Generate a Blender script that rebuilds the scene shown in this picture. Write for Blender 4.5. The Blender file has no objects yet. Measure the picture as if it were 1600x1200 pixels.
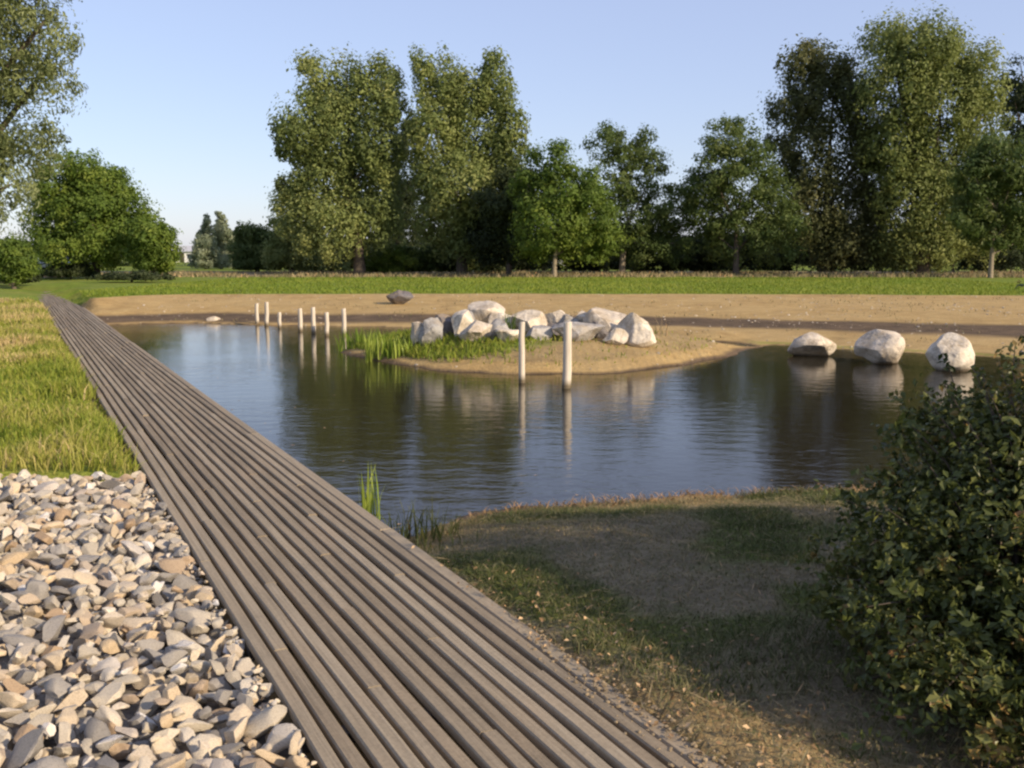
import bpy, bmesh, math, random
import numpy as np
from mathutils import Vector, Matrix

rng = np.random.default_rng(11)
random.seed(11)
sc = bpy.context.scene
COL = sc.collection

# ------------------------------------------------------------------ camera
F = 1570.0            # focal length in photo pixels (photo is 1600 wide)
H = 1.6               # eye height above the boardwalk
PITCH = math.atan(200 / F)
cam = bpy.data.cameras.new('camera')
cam.sensor_width = 36.0
cam.lens = 36.0 * F / 1600.0
cam.clip_end = 6000
cam_o = bpy.data.objects.new('camera', cam)
COL.objects.link(cam_o)
cam_o.location = (0, 0, H)
cam_o.rotation_euler = (math.pi / 2 - PITCH, 0, 0)
sc.camera = cam_o

# ------------------------------------------------------------------ sky, sun, exposure
SUN_AZ, SUN_EL = math.radians(123), math.radians(25)   # clockwise from the view direction
world = bpy.data.worlds.new('World')
sc.world = world
world.use_nodes = True
wn = world.node_tree
sky = wn.nodes.new('ShaderNodeTexSky')
sky.sky_type = 'NISHITA'
sky.sun_disc = False
sky.sun_elevation = SUN_EL
sky.sun_rotation = SUN_AZ
sky.air_density = 1.0
sky.dust_density = 0.6
sky.ozone_density = 1.6
wn.nodes['Background'].inputs['Strength'].default_value = 0.13
veil = wn.nodes.new('ShaderNodeMix')          # thin milky veil of a late summer sky, the same all round
veil.data_type = 'RGBA'
veil.inputs[0].default_value = 0.5
veil.inputs[7].default_value = (3.65, 3.95, 6.0, 1)
wn.links.new(sky.outputs[0], veil.inputs[6])
wn.links.new(veil.outputs[2], wn.nodes['Background'].inputs['Color'])

sunl = bpy.data.lights.new('sun', 'SUN')
sunl.energy = 5.0
sunl.angle = math.radians(0.6)
sunl.color = (1.0, 0.83, 0.62)
sun_o = bpy.data.objects.new('sun', sunl)
COL.objects.link(sun_o)
sv = Vector((math.sin(SUN_AZ) * math.cos(SUN_EL), math.cos(SUN_AZ) * math.cos(SUN_EL), math.sin(SUN_EL)))
sun_o.rotation_euler = sv.to_track_quat('Z', 'Y').to_euler()
sun_o.location = (20, -20, 30)

sc.view_settings.view_transform = 'Standard'
sc.view_settings.look = 'None'
sc.view_settings.exposure = 0.35
sc.view_settings.gamma = 1.0
sc.view_settings.use_curve_mapping = False
sc.cycles.filter_width = 2.4
sc.cycles.max_bounces = 6
sc.cycles.transparent_max_bounces = 4

# ------------------------------------------------------------------ helpers
def ray(px, py):
    u, v = (px - 800) / F, -(py - 600) / F
    c, s = math.cos(PITCH), math.sin(PITCH)
    return Vector((u, c + v * s, -s + v * c))

def on_ground(px, py, z=0.0):        # where a sight line meets the level z
    d = ray(px, py)
    return Vector((0, 0, H)) + d * ((z - H) / d.z)

def at(px, py, depth):               # the point of a sight line at a given distance
    d = ray(px, py)
    return Vector((0, 0, H)) + d * (depth / d.y)

def tag(o, label=None, cat=None, group=None, kind=None):
    if label: o['label'] = label
    if cat: o['category'] = cat
    if group: o['group'] = group
    if kind: o['kind'] = kind
    return o

def link(name, me, parent=None):
    o = bpy.data.objects.new(name, me)
    COL.objects.link(o)
    if parent is not None:
        o.parent = parent
    return o

def empty(name, loc=(0, 0, 0), rz=0.0):
    o = link(name, None)
    o.location = loc
    o.rotation_euler = (0, 0, rz)
    o.empty_display_size = 0.2
    return o

def mesh_np(name, V, faces, mat=None, smooth=False, attrs=None):
    """faces: list of int arrays (n,k)"""
    me = bpy.data.meshes.new(name)
    V = np.asarray(V, dtype=np.float32)
    me.vertices.add(len(V))
    me.vertices.foreach_set('co', V.ravel())
    loops = np.concatenate([np.asarray(f, dtype=np.int32).ravel() for f in faces])
    tot = np.concatenate([np.full(len(f), f.shape[1], dtype=np.int32) for f in faces])
    start = np.concatenate([[0], np.cumsum(tot)[:-1]]).astype(np.int32)
    me.loops.add(len(loops))
    me.loops.foreach_set('vertex_index', loops)
    me.polygons.add(len(tot))
    me.polygons.foreach_set('loop_start', start)
    me.polygons.foreach_set('loop_total', tot)
    me.polygons.foreach_set('use_smooth', np.full(len(tot), smooth, dtype=bool))
    me.update(calc_edges=True)
    for (an, dom, typ, data) in (attrs or []):
        a = me.attributes.new(an, typ, dom)
        if typ == 'FLOAT':
            a.data.foreach_set('value', np.asarray(data, dtype=np.float32).ravel())
        else:
            a.data.foreach_set('color', np.asarray(data, dtype=np.float32).ravel())
    if mat is not None:
        me.materials.append(mat)
    return me

def bm_mesh(name, bm, mat=None, smooth=False):
    me = bpy.data.meshes.new(name)
    bmesh.ops.recalc_face_normals(bm, faces=bm.faces)
    bm.to_mesh(me)
    bm.free()
    if smooth:
        for p in me.polygons:
            p.use_smooth = True
    if mat is not None:
        me.materials.append(mat)
    return me

def _hash(ix, iy, seed):
    n = (ix.astype(np.int64) * 374761393 + iy.astype(np.int64) * 668265263 + seed * 1442695041) & 0x7fffffff
    n = ((n ^ (n >> 13)) * 1274126177) & 0x7fffffff
    return ((n ^ (n >> 16)) & 0xffff) / 65535.0

def vnoise(x, y, scale=1.0, seed=0, oct=3):
    x = np.asarray(x, float) * scale
    y = np.asarray(y, float) * scale
    r, amp, tot = 0, 1.0, 0
    for o in range(oct):
        ix, iy = np.floor(x), np.floor(y)
        fx, fy = x - ix, y - iy
        fx, fy = fx * fx * (3 - 2 * fx), fy * fy * (3 - 2 * fy)
        ix, iy = ix.astype(np.int64), iy.astype(np.int64)
        a, b = _hash(ix, iy, seed + o), _hash(ix + 1, iy, seed + o)
        c, d = _hash(ix, iy + 1, seed + o), _hash(ix + 1, iy + 1, seed + o)
        r = r + amp * ((a * (1 - fx) + b * fx) * (1 - fy) + (c * (1 - fx) + d * fx) * fy)
        tot += amp
        amp *= 0.5
        x, y = x * 2.03 + 17.1, y * 2.03 + 5.7
    return r / tot

def smooth(a, b, x):
    t = np.clip((x - a) / (b - a), 0, 1)
    return t * t * (3 - 2 * t)

# ------------------------------------------------------------------ materials
class NT:
    def __init__(s, name):
        s.m = bpy.data.materials.new(name)
        s.m.use_nodes = True
        s.t = s.m.node_tree
        s.b = s.t.nodes['Principled BSDF']
        s.out = s.t.nodes['Material Output']
    def n(s, typ, **kw):
        nd = s.t.nodes.new(typ)
        for k, v in kw.items():
            if k in nd.inputs.keys():
                nd.inputs[k].default_value = v
            else:
                setattr(nd, k, v)
        return nd
    def l(s, a, b):
        s.t.links.new(a, b)
    def ramp(s, fac, stops, interp='LINEAR'):
        r = s.n('ShaderNodeValToRGB')
        r.color_ramp.interpolation = interp
        e = r.color_ramp.elements
        while len(e) < len(stops):
            e.new(0.5)
        for i, (p, c) in enumerate(stops):
            e[i].position = p
            e[i].color = (*c, 1) if len(c) == 3 else c
        s.l(fac, r.inputs[0])
        return r.outputs[0]
    def mix(s, fac, a, b, mode='MIX'):
        m = s.n('ShaderNodeMix', data_type='RGBA', blend_type=mode)
        for sock, v in ((m.inputs[0], fac), (m.inputs[6], a), (m.inputs[7], b)):
            if isinstance(v, (int, float)):
                sock.default_value = v
            elif isinstance(v, tuple):
                sock.default_value = (*v, 1)
            else:
                s.l(v, sock)
        return m.outputs[2]
    def math(s, op, a, b=0.0):
        m = s.n('ShaderNodeMath', operation=op)
        for sock, v in ((m.inputs[0], a), (m.inputs[1], b)):
            if isinstance(v, (int, float)):
                sock.default_value = v
            else:
                s.l(v, sock)
        return m.outputs[0]
    def noise(s, vec, scale, detail=3.0, rough=0.55, out=0):
        t = s.n('ShaderNodeTexNoise')
        t.inputs['Scale'].default_value = scale
        t.inputs['Detail'].default_value = detail
        t.inputs['Roughness'].default_value = rough
        if vec is not None:
            s.l(vec, t.inputs['Vector'])
        return t.outputs[out]
    def bump(s, h, strength, dist):
        b = s.n('ShaderNodeBump')
        b.inputs['Strength'].default_value = strength
        b.inputs['Distance'].default_value = dist
        s.l(h, b.inputs['Height'])
        s.l(b.outputs[0], s.b.inputs['Normal'])

def plain(name, col, rough=0.7, metallic=0.0, var=0.25, scale=6.0):
    t = NT(name)
    co = t.n('ShaderNodeTexCoord').outputs['Object']
    nz = t.noise(co, scale, 4)
    k = tuple(c * (1 - var) for c in col)
    g = tuple(min(1, c * (1 + var)) for c in col)
    t.l(t.ramp(nz, [(0.3, k), (0.7, g)]), t.b.inputs['Base Color'])
    t.b.inputs['Roughness'].default_value = rough
    t.b.inputs['Metallic'].default_value = metallic
    return t.m

def leaf_mat(name, dark, mid, light, trans=0.42, rough=0.55, warm=None):
    t = NT(name)
    a = t.n('ShaderNodeAttribute', attribute_name='var').outputs['Fac']
    stops = [(0.0, dark), (0.5, mid), (0.92, light)]
    if warm:
        stops.append((1.0, warm))
    c = t.ramp(a, stops)
    t.l(c, t.b.inputs['Base Color'])
    t.b.inputs['Roughness'].default_value = rough
    t.b.inputs['Specular IOR Level'].default_value = 0.25
    tr = t.n('ShaderNodeBsdfTranslucent')
    t.l(t.mix(0.5, c, (0.25, 0.30, 0.03), 'MULTIPLY') if False else c, tr.inputs['Color'])
    mx = t.n('ShaderNodeMixShader')
    mx.inputs[0].default_value = trans
    t.l(t.b.outputs[0], mx.inputs[1])
    t.l(tr.outputs[0], mx.inputs[2])
    t.l(mx.outputs[0], t.out.inputs['Surface'])
    return t.m

def stone_mat(name, per_object, stops, bump=0.6, bscale=30, dist=0.01):
    t = NT(name)
    co = t.n('ShaderNodeTexCoord').outputs['Object']
    if per_object:
        r = t.n('ShaderNodeObjectInfo').outputs['Random']
    else:
        r = t.n('ShaderNodeAttribute', attribute_name='var').outputs['Fac']
    c = t.ramp(r, stops)
    n1 = t.noise(co, bscale * 0.35, 5, 0.65)
    n2 = t.noise(co, bscale * 1.6, 4, 0.6)
    c = t.mix(0.75, c, t.ramp(n1, [(0.3, (0.55, 0.50, 0.45)), (0.52, (1, 1, 1)), (0.75, (1.15, 1.08, 0.95))]), 'MULTIPLY')
    c = t.mix(0.5, c, t.ramp(n2, [(0.35, (0.65, 0.62, 0.6)), (0.6, (1.05, 1.05, 1.05))]), 'MULTIPLY')
    t.l(c, t.b.inputs['Base Color'])
    t.b.inputs['Roughness'].default_value = 0.85
    t.bump(t.math('ADD', n1, t.math('MULTIPLY', n2, 0.4)), bump, dist)
    return t.m

def boulder_mat(name, stops):
    m = stone_mat(name, True, stops, 0.9, 6, 0.06)
    t = NT.__new__(NT)
    t.m, t.t = m, m.node_tree
    t.b = t.t.nodes['Principled BSDF']
    t.out = t.t.nodes['Material Output']
    src = t.b.inputs['Base Color'].links[0].from_socket
    geo = t.n('ShaderNodeNewGeometry').outputs['Position']
    n = t.noise(geo, 2.6, 5, 0.65)
    wob = t.noise(geo, 7.0, 4, 0.7, 1)
    ad = t.n('ShaderNodeVectorMath', operation='MULTIPLY_ADD')
    t.l(wob, ad.inputs[0]); ad.inputs[1].default_value = (.35, .35, .35); t.l(geo, ad.inputs[2])
    v = t.n('ShaderNodeTexVoronoi', feature='DISTANCE_TO_EDGE')
    v.inputs['Scale'].default_value = 2.6
    t.l(ad.outputs[0], v.inputs['Vector'])
    crack = t.ramp(v.outputs['Distance'], [(0.0, (0.45, 0.42, 0.40)), (0.035, (1, 1, 1))])
    c = t.mix(0.8, src, crack, 'MULTIPLY')
    c = t.mix(t.ramp(n, [(0.50, (0, 0, 0)), (0.66, (0.6, 0.6, 0.6))]), c, (0.30, 0.225, 0.13))
    c = t.mix(t.ramp(n, [(0.28, (0.65, 0.65, 0.65)), (0.42, (0, 0, 0))]), c, (0.20, 0.19, 0.175))
    sp = t.n('ShaderNodeSeparateXYZ'); t.l(geo, sp.inputs[0])
    h = t.math('ADD', sp.outputs[2], t.math('MULTIPLY', n, 0.12))
    c = t.mix(1.0, c, t.ramp(t.math('ADD', h, 0.5), [(0.27, (0.25, 0.22, 0.17)), (0.34, (1, 1, 1))]), 'MULTIPLY')
    t.l(c, t.b.inputs['Base Color'])
    return m

def ground_material():
    t = NT('ground_soil_and_grass')
    geo = t.n('ShaderNodeNewGeometry').outputs['Position']
    z = t.n('ShaderNodeAttribute', attribute_name='zone')
    sep = t.n('ShaderNodeSeparateColor')
    t.l(z.outputs['Color'], sep.inputs[0])
    grass, dry, wet = sep.outputs[0], sep.outputs[1], sep.outputs[2]
    lit = z.outputs['Alpha']
    nL = t.noise(geo, 0.35, 4)
    nM = t.noise(geo, 2.2, 5, 0.6)
    nF = t.noise(geo, 22, 5, 0.65)
    sand = t.ramp(nM, [(0.25, (0.31, 0.205, 0.085)), (0.5, (0.415, 0.282, 0.115)), (0.78, (0.50, 0.36, 0.155))])
    nS = t.noise(geo, 0.9, 6, 0.7)
    sand = t.mix(0.55, sand, t.ramp(nS, [(0.32, (0.72, 0.70, 0.68)), (0.5, (1, 1, 1)), (0.68, (1.16, 1.14, 1.12))]), 'MULTIPLY')
    sand = t.mix(t.ramp(nL, [(0.4, (0, 0, 0)), (0.65, (0.6, 0.6, 0.6))]), sand, (0.46, 0.33, 0.15))
    gr = t.ramp(nM, [(0.25, (0.105, 0.155, 0.017)), (0.55, (0.165, 0.225, 0.026)), (0.8, (0.225, 0.250, 0.040))])
    near_dull = t.math('MULTIPLY', lit, 0.55)
    gr = t.mix(near_dull, gr, (0.11, 0.115, 0.045))
    gr = t.mix(t.ramp(nL, [(0.42, (0, 0, 0)), (0.7, (0.55, 0.55, 0.55))]), gr, (0.24, 0.22, 0.055))
    dr = t.ramp(nM, [(0.25, (0.14, 0.105, 0.055)), (0.5, (0.24, 0.185, 0.10)), (0.8, (0.33, 0.255, 0.14))])
    we = t.ramp(nM, [(0.3, (0.085, 0.06, 0.037)), (0.7, (0.155, 0.108, 0.066))])
    li = t.ramp(nM, [(0.25, (0.135, 0.11, 0.07)), (0.5, (0.22, 0.18, 0.11)), (0.78, (0.30, 0.245, 0.145))])
    def thr(f, lo=0.35, hi=0.65, k=0.45):
        s = t.math('ADD', f, t.math('MULTIPLY', t.math('SUBTRACT', nF, 0.5), k))
        return t.ramp(s, [(lo, (0, 0, 0)), (hi, (1, 1, 1))])
    c = t.mix(thr(dry), sand, dr)
    c = t.mix(thr(lit), c, li)
    c = t.mix(thr(grass), c, gr)
    c = t.mix(thr(wet, 0.3, 0.7, 0.3), c, we)
    c = t.mix(0.7, c, t.ramp(nF, [(0.3, (0.62, 0.6, 0.58)), (0.6, (1.06, 1.06, 1.06))]), 'MULTIPLY')
    t.l(c, t.b.inputs['Base Color'])
    t.b.inputs['Roughness'].default_value = 0.95
    t.b.inputs['Specular IOR Level'].default_value = 0.15
    t.bump(t.math('ADD', nF, t.math('MULTIPLY', nM, 1.5)), 0.8, 0.035)
    return t.m

def water_material():
    t = NT('pond_water')
    geo = t.n('ShaderNodeNewGeometry').outputs['Position']
    mp = t.n('ShaderNodeMapping')
    mp.inputs['Scale'].default_value = (0.8, 1.6, 1)
    mp.inputs['Rotation'].default_value = (0, 0, 0.25)
    t.l(geo, mp.inputs['Vector'])
    n1 = t.noise(mp.outputs[0], 3.2, 3, 0.5)
    n2 = t.noise(mp.outputs[0], 13.0, 3, 0.5)
    n3 = t.noise(geo, 0.22, 2, 0.5)
    calm = t.ramp(n3, [(0.35, (0.35, 0.35, 0.35)), (0.65, (1, 1, 1))])
    h = t.math('ADD', n1, t.math('MULTIPLY', n2, 0.30))
    h = t.math('MULTIPLY', h, calm)
    t.b.inputs['Base Color'].default_value = (0.022, 0.017, 0.008, 1)
    t.b.inputs['Roughness'].default_value = 0.075
    t.b.inputs['IOR'].default_value = 1.333
    t.bump(h, 1.0, 0.0085)
    return t.m

def wood_material():
    t = NT('weathered_plank_wood')
    co = t.n('ShaderNodeTexCoord').outputs['Object']
    r = t.n('ShaderNodeObjectInfo').outputs['Random']
    cx = t.n('ShaderNodeCombineXYZ')
    t.l(t.math('MULTIPLY', r, 37.0), cx.inputs[0])
    t.l(t.math('MULTIPLY', r, 11.0), cx.inputs[2])
    ad = t.n('ShaderNodeVectorMath', operation='ADD')
    t.l(co, ad.inputs[0])
    t.l(cx.outputs[0], ad.inputs[1])
    mp = t.n('ShaderNodeMapping')
    mp.inputs['Scale'].default_value = (1.2, 45, 45)
    t.l(ad.outputs[0], mp.inputs['Vector'])
    g = t.noise(mp.outputs[0], 2.0, 5, 0.6)
    d = t.noise(ad.outputs[0], 1.6, 5, 0.6)
    f = t.noise(ad.outputs[0], 60, 3, 0.6)
    base = t.ramp(r, [(0.0, (0.225, 0.178, 0.118)), (0.5, (0.285, 0.230, 0.156)), (1.0, (0.35, 0.288, 0.200))])
    c = t.mix(0.7, base, t.ramp(g, [(0.3, (0.6, 0.58, 0.56)), (0.65, (1.1, 1.1, 1.1))]), 'MULTIPLY')
    c = t.mix(t.ramp(d, [(0.48, (0, 0, 0)), (0.72, (0.65, 0.65, 0.65))]), c, (0.33, 0.25, 0.16))
    c = t.mix(t.ramp(d, [(0.22, (0.55, 0.55, 0.55)), (0.42, (0, 0, 0))]), c, (0.115, 0.10, 0.072))
    c = t.mix(0.4, c, t.ramp(f, [(0.3, (0.6, 0.6, 0.6)), (0.6, (1.05, 1.05, 1.05))]), 'MULTIPLY')
    t.l(c, t.b.inputs['Base Color'])
    t.b.inputs['Roughness'].default_value = 0.8
    t.b.inputs['Specular IOR Level'].default_value = 0.25
    t.bump(t.math('ADD', g, t.math('MULTIPLY', f, 0.5)), 0.5, 0.004)
    return t.m

def post_material():
    t = NT('pale_debarked_wood')
    co = t.n('ShaderNodeTexCoord').outputs['Object']
    mp = t.n('ShaderNodeMapping')
    mp.inputs['Scale'].default_value = (30, 30, 1.5)
    t.l(co, mp.inputs['Vector'])
    g = t.noise(mp.outputs[0], 1.5, 5, 0.6)
    c = t.ramp(g, [(0.25, (0.30, 0.25, 0.18)), (0.5, (0.52, 0.45, 0.35)), (0.8, (0.64, 0.57, 0.46))])
    sp = t.n('ShaderNodeSeparateXYZ')
    t.l(co, sp.inputs[0])
    wet = t.ramp(t.math('ADD', sp.outputs[2], t.math('MULTIPLY', g, 0.05)), [(0.06, (0.24, 0.21, 0.15)), (0.16, (1, 1, 1))])
    c = t.mix(1.0, c, wet, 'MULTIPLY')
    t.l(c, t.b.inputs['Base Color'])
    t.b.inputs['Roughness'].default_value = 0.75
    t.bump(g, 0.5, 0.006)
    return t.m

M = {}
M['ground'] = ground_material()
M['water'] = water_material()
M['wood'] = wood_material()
M['joist'] = plain('dark_damp_wood', (0.07, 0.055, 0.04), 0.85)
M['post'] = post_material()
STOPS = [(0.0, (0.20, 0.185, 0.165)), (0.14, (0.31, 0.285, 0.25)), (0.30, (0.43, 0.375, 0.285)), (0.48, (0.56, 0.49, 0.375)),
         (0.62, (0.48, 0.365, 0.225)), (0.76, (0.59, 0.53, 0.43)), (0.88, (0.35, 0.245, 0.145)), (1.0, (0.66, 0.63, 0.57))]
M['stone'] = stone_mat('broken_stone', True, STOPS, 0.5, 40, 0.008)
M['stone_mass'] = stone_mat('broken_stone_fill', False, STOPS, 0.5, 40, 0.008)
M['gravel'] = plain('gravel_bed', (0.16, 0.14, 0.115), 0.9, 0, 0.4, 40)
M['boulder'] = boulder_mat('boulder_pale', [(0, (0.46, 0.42, 0.35)), (0.5, (0.58, 0.50, 0.39)), (1, (0.68, 0.61, 0.49))])
M['boulder_grey'] = boulder_mat('boulder_grey', [(0, (0.32, 0.31, 0.29)), (1, (0.44, 0.41, 0.37))])
M['boulder_dark'] = boulder_mat('boulder_dark', [(0, (0.12, 0.11, 0.115)), (1, (0.16, 0.145, 0.14))])
M['bark'] = plain('bark', (0.085, 0.065, 0.045), 0.9, 0, 0.4, 9)
M['bark_pale'] = plain('bark_pale', (0.22, 0.18, 0.12), 0.9, 0, 0.35, 9)
M['olive'] = leaf_mat('poplar_leaves', (0.098, 0.128, 0.042), (0.207, 0.250, 0.075), (0.328, 0.345, 0.114))
M['willow'] = leaf_mat('willow_leaves', (0.093, 0.123, 0.036), (0.202, 0.238, 0.066), (0.307, 0.329, 0.108))
M['near'] = leaf_mat('silver_willow_leaves', (0.096, 0.124, 0.047), (0.193, 0.226, 0.084), (0.308, 0.342, 0.149))
M['green'] = leaf_mat('fresh_green_leaves', (0.069, 0.112, 0.018), (0.129, 0.191, 0.030), (0.228, 0.277, 0.045))
M['midgreen'] = leaf_mat('mid_green_leaves', (0.052, 0.083, 0.020), (0.103, 0.147, 0.037), (0.169, 0.201, 0.058))
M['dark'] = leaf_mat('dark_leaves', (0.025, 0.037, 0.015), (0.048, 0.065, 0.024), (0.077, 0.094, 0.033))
M['willow_shade'] = leaf_mat('willow_leaves_painted_shade', (0.055, 0.068, 0.026), (0.105, 0.118, 0.042), (0.165, 0.165, 0.062))  # darker copy of the willow leaves, shade painted into the colour
M['grey'] = leaf_mat('grey_green_leaves', (0.167, 0.205, 0.122), (0.287, 0.322, 0.199), (0.408, 0.429, 0.277))  # silvery conifer green, paled to paint in the haze of distance
M['bush'] = leaf_mat('glossy_shrub_leaves', (0.042, 0.055, 0.014), (0.087, 0.105, 0.026), (0.190, 0.186, 0.053), 0.25, 0.38, warm=(0.316, 0.171, 0.063))
M['grass'] = leaf_mat('grass_blades', (0.150, 0.216, 0.022), (0.282, 0.300, 0.043), (0.480, 0.408, 0.132), 0.4, 0.6, warm=(0.600, 0.456, 0.216))
M['straw'] = leaf_mat('dry_grass_blades', (0.080, 0.100, 0.028), (0.22, 0.19, 0.095), (0.42, 0.32, 0.17), 0.3, 0.7, warm=(0.52, 0.32, 0.15))
M['reed'] = leaf_mat('reed_blades', (0.098, 0.156, 0.018), (0.202, 0.280, 0.031), (0.325, 0.377, 0.065), 0.35, 0.5)
M['litter'] = leaf_mat('fallen_leaves', (0.163, 0.106, 0.050), (0.375, 0.225, 0.106), (0.562, 0.388, 0.213), 0.1, 0.8)

# ------------------------------------------------------------------ the lie of the land
AX = Vector((-0.493, 1.0)).normalized()         # boardwalk direction
NX = Vector((AX.y, -AX.x))                      # to the right of it
C0 = Vector((1.50, 0.0))
WATER_Z = -0.30
def st(x, y):
    dx, dy = x - C0.x, y - C0.y
    return dx * AX.x + dy * AX.y, dx * NX.x + dy * NX.y
def deck_xy(s, t):
    return C0.x + AX.x * s + NX.x * t, C0.y + AX.y * s + NX.y * t

def _dx(y, t):   # x of the line t=const of the boardwalk at distance y
    s = (y - C0.y - NX.y * t) / AX.y
    return C0.x + AX.x * s + NX.x * t
POND = [(_dx(6.5, .5), 6.5), (_dx(12, .5), 12), (_dx(20, .5), 20), (_dx(27.7, .5), 27.7),
        (-10.6, 28.3), (-9.1, 28.7), (-7.6, 28.1), (-6.5, 27.6), (-4, 27.2), (-2.4, 26.7), (-1.0, 25.5), (0.4, 24.6), (2.0, 23.8), (3.6, 22.9), (5.0, 22.0), (5.15, 21.2), (4.5, 21.0), (3.4, 21.5), (2.0, 21.9), (0.4, 22.2), (-0.9, 22.2),
        (-2.2, 21.9), (-3.3, 20.9), (-3.5, 19.8), (-2.8, 18.8), (-2.0, 17.6), (-1.3, 16.75), (-0.3, 16.3), (0.5, 16.15), (1.4, 16.25), (2.3, 16.8), (3.3, 17.9),
        (4.1, 19.1), (4.7, 20.2), (4.95, 20.7), (5.35, 20.95), (5.5, 21.6), (6.0, 21.3), (6.6, 20.7), (7.6, 20.0), (9.3, 18.7), (12, 17.4), (15, 15.6),
        (15.2, 12.5), (11, 9.8), (7, 8.5), (4.1, 8.05), (3.1, 8.12), (2.08, 8.0), (1.0, 7.75), (0.2, 7.5), (-0.4, 7.15), (-0.8, 6.75), (-1.0, 6.4)]
def pond_sd(x, y):
    """signed distance to the shoreline, positive on land"""
    x = np.asarray(x, float); y = np.asarray(y, float)
    d = np.full(x.shape, 1e9); inside = np.zeros(x.shape, bool)
    n = len(POND)
    for i in range(n):
        ax, ay = POND[i]; bx, by = POND[(i + 1) % n]
        ex, ey = bx - ax, by - ay
        k = np.clip(((x - ax) * ex + (y - ay) * ey) / (ex * ex + ey * ey), 0, 1)
        d = np.minimum(d, (x - ax - k * ex) ** 2 + (y - ay - k * ey) ** 2)
        cr = ((ay > y) != (by > y))
        with np.errstate(divide='ignore', invalid='ignore'):
            xi = ax + (y - ay) * ex / (ey if ey else 1e-9)
        inside ^= cr & (x < xi)
    return np.where(inside, -np.sqrt(d), np.sqrt(d))

GX = [-60, -24, -13.2, -12.4, -11, -6, 0, 8.8, 17, 40, 80]
GY = [46, 44, 32.0, 33.6, 34.8, 35.0, 35.2, 34.7, 33.6, 32, 30]
STONE_T0, STONE_T1, STONE_Y0, STONE_Y1 = -1.56, -0.572, 1.6, 7.35

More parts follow.
